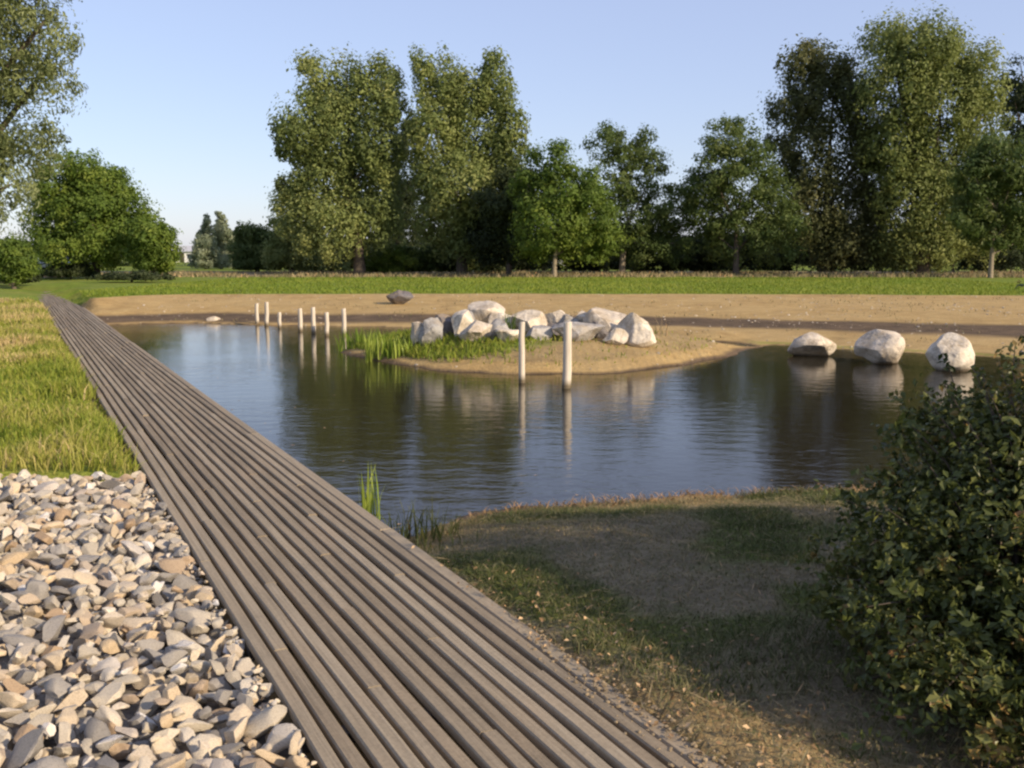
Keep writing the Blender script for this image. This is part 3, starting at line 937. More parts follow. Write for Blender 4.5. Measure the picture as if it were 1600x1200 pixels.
make_tree('round_tree', 'fresh green rounded tree right of the central poplars', 'tree', 866, 62,
          [(858, 262, 36, 36), (832, 300, 30, 42), (885, 305, 50, 46), (925, 335, 38, 44), (860, 350, 50, 40), (905, 376, 50, 34), (838, 378, 30, 32), (945, 370, 26, 34)],
          'green', 17000, 0.22, 'bark_pale', 0.16, group=GT, clump=0.4)
make_tree('round_tree', 'greyish green tree with thin airy top, between two greener trees', 'tree', 972, 70,
          [(950, 228, 32, 32), (990, 222, 30, 28), (965, 275, 52, 46), (1018, 275, 36, 44), (1042, 330, 38, 46), (985, 340, 54, 46), (1050, 380, 34, 36), (960, 376, 40, 34), (1005, 385, 44, 30)],
          'midgreen', 15000, 0.22, 'bark_pale', 0.22, group=GT, clump=0.42)
make_tree('round_tree', 'egg shaped green tree just left of the big willows', 'tree', 1150, 68,
          [(1135, 215, 34, 30), (1165, 235, 36, 40), (1110, 270, 32, 46), (1160, 295, 52, 46), (1208, 320, 38, 48), (1106, 345, 40, 50), (1165, 370, 62, 42), (1100, 300, 34, 46), (1215, 370, 34, 40)],
          'midgreen', 19000, 0.22, trunk_r=0.22, group=GT, clump=0.42)
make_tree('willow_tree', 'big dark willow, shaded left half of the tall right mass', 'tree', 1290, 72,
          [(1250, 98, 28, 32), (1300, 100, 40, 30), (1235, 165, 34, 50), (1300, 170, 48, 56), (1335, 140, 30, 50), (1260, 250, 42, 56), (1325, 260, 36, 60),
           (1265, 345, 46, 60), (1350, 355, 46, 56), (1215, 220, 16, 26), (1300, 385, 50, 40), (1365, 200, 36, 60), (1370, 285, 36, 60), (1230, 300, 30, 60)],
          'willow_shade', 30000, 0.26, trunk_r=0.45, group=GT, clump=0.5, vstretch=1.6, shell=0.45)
make_tree('willow_tree', 'tallest sunlit willow with drooping golden green masses', 'tree', 1440, 69,
          [(1390, 65, 36, 34), (1425, 85, 46, 44), (1480, 105, 46, 38), (1520, 125, 34, 42), (1395, 145, 48, 56), (1460, 175, 56, 62), (1525, 195, 36, 54),
           (1400, 235, 46, 48), (1470, 260, 54, 50), (1525, 290, 36, 46), (1420, 310, 46, 56), (1480, 340, 50, 56), (1440, 385, 60, 36), (1540, 350, 30, 60)],
          'willow', 34000, 0.27, trunk_r=0.5, group=GT, clump=0.55, vstretch=1.9, shell=0.5)
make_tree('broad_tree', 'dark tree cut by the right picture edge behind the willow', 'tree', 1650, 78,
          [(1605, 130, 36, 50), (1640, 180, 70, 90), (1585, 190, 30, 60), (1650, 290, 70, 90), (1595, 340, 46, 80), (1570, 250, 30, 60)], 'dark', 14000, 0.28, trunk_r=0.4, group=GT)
make_tree('young_tree', 'young green tree on a bare lit stem before the willow', 'tree', 1548, 60,
          [(1545, 240, 34, 30), (1580, 265, 36, 44), (1520, 285, 30, 42), (1555, 315, 46, 40), (1600, 320, 40, 50), (1505, 340, 22, 34), (1570, 360, 44, 28), (1630, 350, 30, 40)],
          'midgreen', 15000, 0.21, 'bark_pale', 0.15, group=GT, clump=0.36)
# left part of the horizon
make_tree('round_tree', 'broad leafy green tree left, with a rounded peak', 'tree', 150, 58,
          [(112, 280, 44, 34), (142, 268, 36, 28), (168, 292, 36, 36), (145, 300, 55, 45), (170, 350, 60, 45), (105, 350, 50, 45), (90, 325, 42, 34), (145, 335, 52, 40), (195, 335, 36, 34), (80, 370, 32, 34), (130, 385, 50, 32), (190, 382, 46, 36), (220, 352, 26, 28)],
          'green', 24000, 0.21, trunk_r=0.26, group='trees beyond the left end of the lawn', clump=0.4)
make_tree('round_tree', 'smaller yellow green tree against the right flank of the broad one', 'tree', 242, 56,
          [(236, 372, 26, 28), (256, 390, 22, 28), (225, 400, 24, 22), (248, 408, 26, 16)], 'green', 6500, 0.19, trunk_r=0.12, group='trees beyond the left end of the lawn', clump=0.34)
make_tree('conifer_tree', 'pale grey green pointed tree, left of the two spires', 'tree', 322, 96,
          [(324, 345, 5, 9), (324, 356, 8, 11), (323, 368, 11, 12), (322, 381, 14, 13), (320, 395, 18, 14), (319, 408, 21, 13)], 'grey', 5000, 0.26, trunk_r=0.15, group='trees beyond the left end of the lawn', clump=0.4)
make_tree('conifer_tree', 'pale grey green pointed tree, right of the two spires', 'tree', 346, 98,
          [(344, 339, 5, 9), (344, 350, 8, 11), (346, 363, 11, 12), (348, 377, 14, 13), (350, 392, 17, 14), (349, 407, 19, 13)], 'grey', 5000, 0.26, trunk_r=0.15, group='trees beyond the left end of the lawn', clump=0.4)
make_tree('bushy_tree', 'low olive tree beside the grey spires', 'tree', 402, 82,
          [(400, 368, 24, 18), (385, 392, 22, 24), (415, 392, 26, 26), (402, 414, 34, 14)], 'midgreen', 7500, 0.24, trunk_r=0.18, group=GT, clump=0.42)
make_tree('bushy_tree', 'low olive tree leaning against the left central poplar', 'tree', 455, 78,
          [(448, 358, 26, 22), (470, 378, 26, 30), (440, 395, 26, 26), (468, 410, 30, 16)], 'olive', 7500, 0.24, trunk_r=0.18, group=GT, clump=0.42)
make_tree('bushy_tree', 'small green tree at the left edge under the near willow', 'tree', 20, 46,
          [(14, 392, 18, 18), (28, 408, 18, 20), (5, 412, 18, 22), (20, 425, 26, 14)], 'green', 5000, 0.17, trunk_r=0.1, group='trees beyond the left end of the lawn', clump=0.3)
# near tree that reaches in from the left
make_tree('willow_tree', 'near silvery willow reaching in at the top left', 'tree', -150, 20,
          [(25, -30, 105, 75), (62, 60, 74, 55), (-40, 60, 100, 100), (50, 135, 66, 46), (-20, 190, 80, 60), (30, 225, 56, 46), (5, 300, 48, 50), (-60, 260, 90, 80), (-20, 345, 26, 24),
           (-140, -100, 200, 140), (-220, 120, 170, 140), (-60, -160, 140, 90)],
          'near', 66000, 0.115, trunk_r=0.26, clump=0.26, aspect=0.32, droop=0.35, branches=10, shell=0.4, vstretch=1.25)

# undergrowth at the foot of the trees
def shrub(name, label, px, depth, rpx, hpx, mat, n, leaf, group, base_y=None, ypush=0.0):
    z0 = 0.3
    yb = 400 + F * (H - z0) / depth
    lob = []
    k = 5
    for i in range(k):
        a = (i / (k - 1) - .5) * 1.3
        hh = hpx * (0.55 + 0.45 * math.cos(a * 2.0)) * random.uniform(.85, 1.1)
        lob.append((px + a * rpx, yb - hh * 0.5, rpx * 0.45, hh * 0.5))
    return make_tree(name, label, 'shrub', px, depth, lob, mat, n, leaf, group=group, branches=3, trunk_r=0.05, clump=0.3, ypush=ypush)
GS = 'shrubs under the far trees'
SH = [(565, 82, 50, 50, 'dark', 'dark shrub behind the left central poplar trunk'),
      (820, 80, 46, 56, 'dark', 'dark shrub behind the shaded tree left of the fresh green one'),
      (965, 82, 44, 60, 'dark', 'dark shrub behind the pale trunk of the greyish tree'),
      (1140, 84, 50, 66, 'dark', 'dark shrub behind the trunk of the egg shaped tree'),
      (1540, 82, 50, 80, 'dark', 'dark shrub behind the young lit stem'),
      (505, 78, 34, 26, 'olive', 'low olive shrub left of the dark poplar trunk'),
      (610, 72, 44, 48, 'green', 'yellowish shrub right of the dark poplar trunk'),
      (672, 73, 44, 62, 'midgreen', 'dense shrub below the right central poplar'),
      (742, 72, 46, 74, 'dark', 'dark shrub at the foot of the right central poplar'),
      (912, 76, 46, 62, 'dark', 'dark shrub behind the fresh green tree'),
      (1028, 76, 54, 72, 'dark', 'dark shrub right of the pale trunk'),
      (1095, 75, 50, 78, 'dark', 'dark shrub below the left side of the egg shaped tree'),
      (1178, 78, 54, 70, 'dark', 'dark shrub below the right side of the egg shaped tree'),
      (1245, 77, 52, 90, 'dark', 'dark shrub under the left flank of the dark willow'),
      (1330, 76, 56, 100, 'dark', 'dark shrub under the dark willow'),
      (1410, 75, 58, 100, 'dark', 'dark shrub under the tallest willow'),
      (1490, 76, 56, 95, 'dark', 'dark shrub left of the young lit stem'),
      (1580, 76, 60, 95, 'dark', 'dark shrub right of the young lit stem')]
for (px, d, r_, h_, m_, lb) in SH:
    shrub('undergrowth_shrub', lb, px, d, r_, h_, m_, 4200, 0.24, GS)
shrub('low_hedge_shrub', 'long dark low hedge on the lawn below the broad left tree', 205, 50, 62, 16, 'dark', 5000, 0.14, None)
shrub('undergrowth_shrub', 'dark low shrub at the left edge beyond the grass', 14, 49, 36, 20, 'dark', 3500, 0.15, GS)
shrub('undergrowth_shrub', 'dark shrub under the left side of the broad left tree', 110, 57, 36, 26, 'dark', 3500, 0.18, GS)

# far-off wood closing the view behind the trees
def far_wood():
    n = 30000
    px = rng.uniform(-200, 1900, n)
    d = rng.uniform(118, 150, n)
    x = (px - 800) / F * d
    hmax = (3.0 + 2.2 * vnoise(x, d * 0, 0.09, 61)) * np.where((px > 262) & (px < 312), 0.0, 1) * np.where((px < 120), 0.7, 1)
    z = 0.3 + hmax * rng.random(n) ** 0.8
    C = np.stack([x, d, z], 1)[hmax > 0.1]
    V, Q, va = leaves(C, rng.normal(size=C.shape) + np.array([0.3, -0.6, 0.4]), rng.uniform(.4, .8, len(C)), 0.7)
    o = link('far_wood', mesh_np('far_wood', V, [Q], M['dark'], False, [('var', 'FACE', 'FLOAT', va)]))
    tag(o, 'distant dark wood closing the horizon behind the trees', 'wood', kind='stuff')
far_wood()

# near shrub at the right: one with sprigs over the water, one beyond the frame's edge throwing shade
def near_shrub(label, base, lobes, n, leaf, sprigs, stems=0):
    bx, by = base
    bz = gz(bx, by)
    root = tag(empty('leafy_shrub', (bx, by, bz)), label, 'shrub', 'leafy shrubs on the near bank')
    Vs, Qs, vs, b0 = [], [], [], 0
    def put(P, Nn, sz, va):
        nonlocal b0
        V, Q, va = leaves(P, Nn, sz, 0.58, va, None, 0.10)
        Vs.append(V); Qs.append(Q + b0); vs.append(va); b0 += len(V)
    tw = bmesh.new()
    vol = np.array([l[3] * l[4] * l[5] for l in lobes]) ** 0.7
    vol /= vol.sum()
    for (cx, cy, cz, rx, ry, rz), w in zip(lobes, vol):
        per = 16
        m = max(6, int(n * w / per))
        d = unit(rng.normal(size=(m, 3)))
        rr = 0.30 + 0.58 * rng.random(m) ** 0.6
        c = np.array([cx - bx, cy - by, cz - bz]) + d * np.array([rx, ry, rz]) * rr[:, None]
        # each clump is a twig with leaves along it
        dirs = unit(d + rng.normal(size=d.shape) * 0.5 + np.array([0, 0, 0.35]))
        L = rng.uniform(.10, .22, m)
        k = np.tile(np.linspace(0, 1, per), m)
        P = np.repeat(c, per, 0) + np.repeat(dirs * L[:, None], per, 0) * k[:, None] + rng.normal(size=(m * per, 3)) * 0.017
        Nn = np.repeat(d, per, 0) * 0.5 + rng.normal(size=P.shape) * 0.7 + np.array([0, 0, .5])
        tone = np.clip(rng.normal(.42, .2, m), 0, 1)
        va = np.clip(np.repeat(tone, per) + rng.normal(0, .13, len(P)), 0, .97)
        va = np.where(rng.random(len(P)) < 0.003, 1.0, va)
        ok = P[:, 2] > 0.01
        put(P[ok], Nn[ok], (leaf * rng.uniform(.6, 1.25, len(P)))[ok], va[ok])
    for (ex, ey, ez) in sprigs:
        e = np.array([ex - bx, ey - by, ez - bz])
        a = np.array([e[0] * .55 + 0.1, e[1] * .55, e[2] * .55])
        ln = np.linalg.norm(e - a)
        m = int(ln / 0.011)
        k = np.linspace(0, 1, m)
        bend = np.array([0.0, 0.0, 0.06]) * np.sin(k * math.pi)[:, None]
        P = a + (e - a) * k[:, None] + bend + rng.normal(size=(m, 3)) * 0.018
        put(P, rng.normal(size=P.shape) * 0.8 + np.array([0, 0, .6]), leaf * rng.uniform(.6, 1.15, m), np.clip(rng.normal(.55, .2, m), 0, .97))
        bmm = bmesh.new()
        tube(bmm, [Vector((0.02, 0, 0.02)), Vector(a * 0.6), Vector(a), Vector((a + e) / 2) + Vector((0, 0, .05)), Vector(e)], [.011, .008, .006, .0045, .002], 5)
        link('branch', bm_mesh('branch', bmm, M['bark'], True), root)
    for _ in range(stems):
        l = lobes[rng.integers(len(lobes))]
        d = unit(rng.normal(size=3) * np.array([1, 1, .8]) + np.array([-.15, -.1, .35]))
        e = np.array([l[0] - bx, l[1] - by, max(l[2] - bz, .12)]) + d * np.array([l[3], l[4], l[5]]) * rng.uniform(.9, 1.5)
        e[2] = max(e[2], 0.08)
        b_ = np.array([rng.normal() * .09, rng.normal() * .09, 0.0])
        mid_ = b_ + (e - b_) * .5 + np.array([0, 0, .16 * np.linalg.norm(e)])
        ks = np.linspace(0, 1, 9)[:, None]
        path = (1 - ks) ** 2 * b_ + 2 * ks * (1 - ks) * mid_ + ks ** 2 * e
        bmm = bmesh.new()
        tube(bmm, [Vector(q) for q in path], list(np.linspace(.009, .0018, 9)), 4)
        link('branch', bm_mesh('branch', bmm, M['bark'], True), root)
        long_ = rng.random() < .3
        q = rng.uniform(.42, 1.0, 11)
        q = np.append(q, 1.0)[:, None]
        pos = (1 - q) ** 2 * b_ + 2 * q * (1 - q) * mid_ + q ** 2 * e
        per = 13
        tdir = unit(rng.normal(size=pos.shape) + unit(e - mid_) * .9)
        tl = rng.uniform(.05, .15, len(pos))
        kk = np.tile(np.linspace(.05, 1, per), len(pos))
        P = np.repeat(pos, per, 0) + np.repeat(tdir * tl[:, None], per, 0) * kk[:, None] + rng.normal(size=(len(pos) * per, 3)) * .011
        tone = np.clip(rng.normal(.58, .2), .1, .95)
        va = np.clip(tone + rng.normal(0, .15, len(P)), 0, .97)
        va = np.where(rng.random(len(P)) < 0.003, 1.0, va)
        put(P, rng.normal(size=P.shape) * .75 + np.array([0, 0, .55]), leaf * rng.uniform(.4, 1.35, len(P)) * rng.uniform(.8, 1.2), va)
    tw.free()
    link('foliage', mesh_np('foliage', np.concatenate(Vs), [np.concatenate(Qs)], M['bush'], False, [('var', 'FACE', 'FLOAT', np.concatenate(vs))]), root)
    bm = bmesh.new()
    tube(bm, [Vector((0, 0, -0.1)), Vector((0.01, 0, .12)), Vector((.03, .02, .35)), Vector((.02, .05, .6))], [.035, .03, .022, .01], 8)
    link('stem', bm_mesh('stem', bm, M['bark'], True), root)
LB = [(1.72, 3.05, 0.16, 0.30, 0.28, 0.24), (2.05, 3.05, 0.28, 0.32, 0.3, 0.30), (1.42, 3.2, 0.12, 0.18, 0.22, 0.16), (2.62, 3.8, 1.30, 0.36, 0.45, 0.50), (2.78, 4.4, 1.35, 0.38, 0.40, 0.48), (2.10, 3.95, 0.46, 0.62, 0.70, 0.46), (1.80, 3.75, 0.36, 0.40, 0.50, 0.34), (2.35, 4.25, 0.78, 0.40, 0.46, 0.30), (1.50, 4.0, 0.20, 0.20, 0.3, 0.16), (1.42, 3.5, 0.18, 0.18, 0.25, 0.16), (1.98, 4.5, 0.72, 0.2, 0.3, 0.22), (1.75, 3.35, 0.28, 0.38, 0.40, 0.30),  # tall lobes out of view are added to lengthen the shade on the bank
      (2.02, 4.25, 0.62, 0.34, 0.40, 0.34), (2.5, 3.9, 0.7, 0.5, 0.6, 0.5), (2.35, 3.3, 0.45, 0.5, 0.4, 0.45), (1.66, 4.15, 0.36, 0.26, 0.34, 0.30)]
SPR = [tuple(at(px, py, d)) for px, py, d in [(1440, 612, 4.2), (1475, 600, 4.1), (1520, 575, 4.2), (1560, 565, 4.3), (1590, 560, 4.3), (1395, 790, 4.3), (1340, 835, 4.4), (1330, 905, 4.2),
       (1335, 1000, 3.8), (1320, 1075, 3.6), (1345, 1150, 3.5), (1420, 660, 4.2), (1400, 720, 4.3), (1500, 640, 4.0), (1455, 640, 4.4), (1430, 690, 4.4), (1480, 620, 4.4), (1535, 585, 4.5), (1410, 650, 4.5), (1380, 760, 4.4), (1365, 815, 4.4), (1580, 575, 4.0), (1310, 1100, 3.6), (1350, 950, 3.9), (1318, 1010, 3.8), (1545, 610, 4.1), (1375, 870, 4.2)]]
near_shrub('dense dark leafy shrub filling the lower right corner', (2.1, 3.95), LB, 28000, 0.040, SPR, 150)
LB2 = [(3.2, 4.7, 1.15, 0.4, 0.4, 0.4), (3.05, 4.6, 0.6, 0.55, 0.55, 0.6), (3.5, 4.8, 0.9, 0.5, 0.5, 0.55), (4.0, 5.0, 0.7, 0.55, 0.5, 0.6), (3.3, 4.2, 0.8, 0.6, 0.5, 0.6), (2.85, 4.85, 0.9, 0.32, 0.3, 0.40)]
near_shrub('leafy shrub beyond the dense one, at the right picture edge', (3.4, 4.75), LB2, 24000, 0.042, [tuple(at(1598, 600, 4.9))])

# ------------------------------------------------------------------ grass, reeds, litter
def blades(P, h, w, lean, var, segs=2):
    n = len(P)
    a = rng.uniform(0, 2 * math.pi, n)
    dx = np.stack([np.cos(a), np.sin(a), np.zeros(n)], 1)
    b = rng.uniform(0, 2 * math.pi, n)
    ld = np.stack([np.cos(b), np.sin(b), np.zeros(n)], 1)
    h = np.asarray(h)[:, None]; w = np.asarray(w)[:, None]; lean = np.asarray(lean)[:, None]
    up = np.array([0, 0, 1.0])
    V = np.empty((n, 5, 3), dtype=np.float32)
    V[:, 0] = P - dx * w * .5
    V[:, 1] = P + dx * w * .5
    m = P + up * h * .55 + ld * lean * h * .35
    V[:, 2] = m + dx * w * .4
    V[:, 3] = m - dx * w * .4
    V[:, 4] = P + up * h * (1 - .3 * np.minimum(lean, 1)) + ld * lean * h
    i = np.arange(n)[:, None] * 5
    return V.reshape(-1, 3), [i + np.array([[0, 1, 2, 3]]), i + np.array([[3, 2, 4]])], np.concatenate([var, var])

def blade_obj(name, label, P, h, w, lean, var, mat, kind='stuff', cat='grass', group=None, origin=None):
    if origin is not None:
        P = P - np.array(origin)
    V, Fc, va = blades(P, h, w, lean, var)
    o = link(name, mesh_np(name, V, Fc, M[mat], False, [('var', 'FACE', 'FLOAT', va)]))
    if origin is not None:
        o.location = origin
    return tag(o, label, cat, group, kind)

def scatter(n, x0, x1, y0, y1, cond, pw=1.0):
    """points denser towards the camera"""
    v = rng.random(n) ** pw
    y = y0 + (y1 - y0) * v
    x = rng.uniform(0, 1, n) * (x1 - x0) + x0
    k = cond(x, y)
    return x[k], y[k]

# left verge: longer, yellowing grass
def left_cond(x, y):
    s, t = st(x, y)
    px = 800 + F * x / y
    bed = (t > STONE_T0 - .01) & (y < STONE_Y1 + 0.01)
    return (t < -0.57) & ~bed & (px > -60) & (t > -9)
x, y = scatter(420000, -20, 0, 2.4, 34, left_cond, 1.5)
z = land(x, y)[0]
s_, t_ = st(x, y)
p = vnoise(x, y, 0.9, 77)
edge = smooth(-1.6, -0.7, t_)
tall = vnoise(x, y, 1.1, 13)
h = (0.045 + 0.22 * tall ** 2.4 + 0.10 * smooth(11, 20, y) * tall + 0.07 * edge * tall) * rng.uniform(.5, 1.35, len(x))
v = np.clip(0.31 + 1.05 * (p - 0.25) + 0.25 * (tall - .4) + rng.normal(0, .19, len(x)) - 0.10 * edge + 0.15 * smooth(12, 20, y), 0, 1)
blade_obj('verge_grass', 'rough yellow green grass left of the boardwalk', np.stack([x, y, z - .005], 1), h, 0.006 + 0.0009 * y, rng.uniform(.1, .9, len(x)), v, 'grass')

# near bank: short mown dry grass with green patches
def right_cond(x, y):
    s, t = st(x, y)
    px = 800 + F * x / y
    return (t > 0.63) & (px < 1700)
x, y = scatter(150000, -1.2, 4.6, 2.5, 8.4, right_cond, 0.85)
sd = pond_sd(x, y); k = sd > 0.02 + 0.3 * (vnoise(x, y, 3, 8) - .3)
x, y = x[k], y[k]
z = land(x, y)[0]
p = vnoise(x, y, 1.3, 55)
s_, t_ = st(x, y)
k = rng.random(len(x)) < 0.7 + 0.3 * smooth(.40, .62, p)
x, y, z, p, t_ = x[k], y[k], z[k], p[k], t_[k]
sdk = pond_sd(x, y)
h = (0.022 + 0.035 * smooth(.5, .75, p) + 0.012 * smooth(.5, .2, sdk)) * rng.uniform(.5, 1.5, len(x))
v = np.clip(0.54 - 0.48 * smooth(.46, .68, p) + rng.normal(0, .20, len(x)) + 0.22 * smooth(4.6, 3.4, y), 0, 1)
blade_obj('bank_grass', 'short dry grass with green patches on the near bank', np.stack([x, y, z - .004], 1), h, rng.uniform(.003, .007, len(x)), rng.uniform(.3, 1.4, len(x)), v, 'straw')

# dead reed stalks along the near water edge
x = rng.uniform(-0.3, 4.4, 7000); y = rng.uniform(6.9, 8.6, 7000)
sd = pond_sd(x, y); k = np.abs(sd - 0.10) < 0.16
x, y = x[k], y[k]; z = np.maximum(land(x, y)[0], WATER_Z)
blade_obj('shore_debris', 'brown dead stalks along the near water edge', np.stack([x, y, z], 1), rng.uniform(.02, .07, len(x)), rng.uniform(.004, .010, len(x)), rng.uniform(.8, 2.2, len(x)), rng.uniform(0, .55, len(x)), 'litter')

# fallen leaves and crumbs near the boardwalk's right edge
def litter():
    n = 3600
    x, y = scatter(n, -0.6, 2.2, 2.6, 5.6, lambda x, y: (st(x, y)[1] > 0.50) & (st(x, y)[1] < 2.0))
    d = st(x, y)[1]
    k = rng.random(len(x)) < np.exp(-((d - 0.72) / 0.38) ** 2) * smooth(5.8, 3.4, y)
    x, y, d = x[k], y[k], d[k]
    z = np.where(d < 0.60, 0.006, land(x, y)[0] + rng.uniform(.01, .05, len(x)))
    V, Q, va = leaves(np.stack([x, y, z], 1), rng.normal(size=(len(x), 3)) * .45 + np.array([0, 0, 1]), rng.uniform(.010, .032, len(x)), .6)
    tag(link('fallen_leaves', mesh_np('fallen_leaves', V, [Q], M['litter'], False, [('var', 'FACE', 'FLOAT', va)])), 'dry orange brown leaves strewn beside the boardwalk', 'leaf litter', kind='stuff')
litter()

# island grass and tan fringe
x = rng.uniform(-3.4, 4.2, 26000); y = rng.uniform(16.3, 21.5, 26000)
sd = pond_sd(x, y)
gn = vnoise(x, y, 0.8, 91)
k = (sd > 0.30) & (rng.random(len(x)) < smooth(1.8, -0.4, x + (gn - .5) * 3) * smooth(16.8, 17.5, y) * 0.9 + 0.06)
x, y, sd, gn = x[k], y[k], sd[k], gn[k]
blade_obj('island_grass', 'low green grass round the boulders on the island', np.stack([x, y, land(x, y)[0]], 1), rng.uniform(.04, .17, len(x)) * (0.6 + 0.6 * smooth(2, -2, x)), rng.uniform(.012, .028, len(x)),
          rng.uniform(.1, .9, len(x)), np.clip(0.25 + .3 * smooth(0, 3.5, x) + rng.normal(0, .18, len(x)), 0, 1), 'grass')

# dry grass strip under the far trees
n = 30000
px = rng.uniform(-60, 1680, n); d = rng.uniform(60, 74, n)
x = (px - 800) / F * d
gn = vnoise(x, d, 0.25, 71)
k = (gn > 0.40) & (rng.random(n) < 0.6)
x, d, gn = x[k], d[k], gn[k]
blade_obj('dry_meadow', 'strip of tall brownish dry grass under the far trees', np.stack([x, d, land(x, d)[0]], 1), rng.uniform(.10, .42, len(x)) * (gn + .2), rng.uniform(.05, .09, len(x)), rng.uniform(.1, .6, len(x)),
          np.clip(rng.normal(.55, .22, len(x)), 0, 1), 'straw')

# lawn tufts so the field is not flat
x, y = scatter(60000, -16, 24, 32, 60, lambda x, y: y > np.interp(x, GX, GY) + .1, 1.6)
blade_obj('lawn_grass', 'mown green lawn between the sand and the trees', np.stack([x, y, land(x, y)[0] - .01], 1), rng.uniform(.04, .13, len(x)), rng.uniform(.03, .05, len(x)), rng.uniform(.1, .8, len(x)),
          np.clip(rng.normal(.14, .13, len(x)) + .45 * (vnoise(x, y, .3, 4) - .42), 0, 1), 'grass')

# reed clumps, each one a plant with its blades
def reed(label, px, base_y, z, n, h0, h1, w, spread, mat='reed', tone=.55, lean=(.05, .4)):
    c = on_ground(px, base_y, z)
    a = rng.uniform(0, 6.28, n); r_ = spread * np.sqrt(rng.random(n))
    P = np.stack([c.x + r_ * np.cos(a), c.y + r_ * np.sin(a) * .8, np.full(n, z)], 1)
    return blade_obj('reed_clump', label, P, rng.uniform(h0, h1, n), rng.uniform(.6, 1.3, n) * w, rng.uniform(*lean, n), np.clip(rng.normal(tone, .2, n), 0, 1), mat, None, 'reeds', 'reed clumps in the pond', tuple(c))
reed('bright green tall reeds rising at the boardwalk edge', 572, 812, -0.30, 15, .25, .50, .020, .10, tone=.6, lean=(.02, .3))
reed('dark green sedge in the shade right of the bright reeds', 655, 850, -0.30, 90, .15, .36, .010, .26, 'bush', .5, lean=(.1, .7))
reed('dark sedge tuft where boardwalk, bank and water meet', 690, 880, -0.28, 70, .10, .24, .009, .24, 'bush', .45, lean=(.1, .7))
reed('yellow green reeds, leftmost on the island tip', 555, 548, -0.30, 45, .25, .55, .03, .40, tone=.45)
reed('tall single bright reed tuft left of the island reeds', 577, 566, -0.30, 12, .35, .75, .035, .10, tone=.75)
reed('broad bright green reeds on the island front', 605, 560, -0.28, 70, .25, .60, .035, .42, tone=.6)
reed('bright yellow green reeds next to the boulders', 628, 562, -0.28, 55, .22, .50, .035, .30, tone=.75)
reed('low dark green reeds behind the bright island reeds', 585, 545, -0.25, 70, .25, .50, .03, .60, tone=.2)
reed('low grass tuft between left boulders and thin post', 690, 552, -0.15, 60, .12, .28, .03, .5, tone=.3)
reed('weed tuft growing on the boulders by the thin post', 795, 538, -0.02, 30, .4, .72, .03, .12, tone=.15, lean=(.05, .25))
reed('thin dry stalks at the right end of the boulders', 1028, 530, -0.02, 14, .25, .55, .014, .2, 'straw', .7)

# ------------------------------------------------------------------ things on the horizon: cars, house
def car_paint(name, col):
    t = NT(name)
    t.b.inputs['Base Color'].default_value = (*col, 1)
    t.b.inputs['Roughness'].default_value = 0.3
    t.b.inputs['Coat Weight'].default_value = 0.4
    return t.m
M['car_dark'] = car_paint('dark_car_paint', (0.03, 0.03, 0.035))
M['car_white'] = car_paint('white_van_paint', (0.72, 0.72, 0.70))
M['car_silver'] = car_paint('silver_car_paint', (0.38, 0.39, 0.40))
M['glass'] = car_paint('car_glass', (0.04, 0.05, 0.06))
M['glass'].node_tree.nodes['Principled BSDF'].inputs['Roughness'].default_value = 0.08
M['tyre'] = plain('tyre_rubber', (0.02, 0.02, 0.02), 0.9)
M['lamp'] = plain('headlight_glass', (0.6, 0.6, 0.58), 0.2)
M['plaster'] = plain('white_plaster', (0.72, 0.70, 0.66), 0.85, 0, 0.06)
M['roof'] = plain('grey_roof_sheet', (0.42, 0.42, 0.43), 0.6, 0, 0.12)

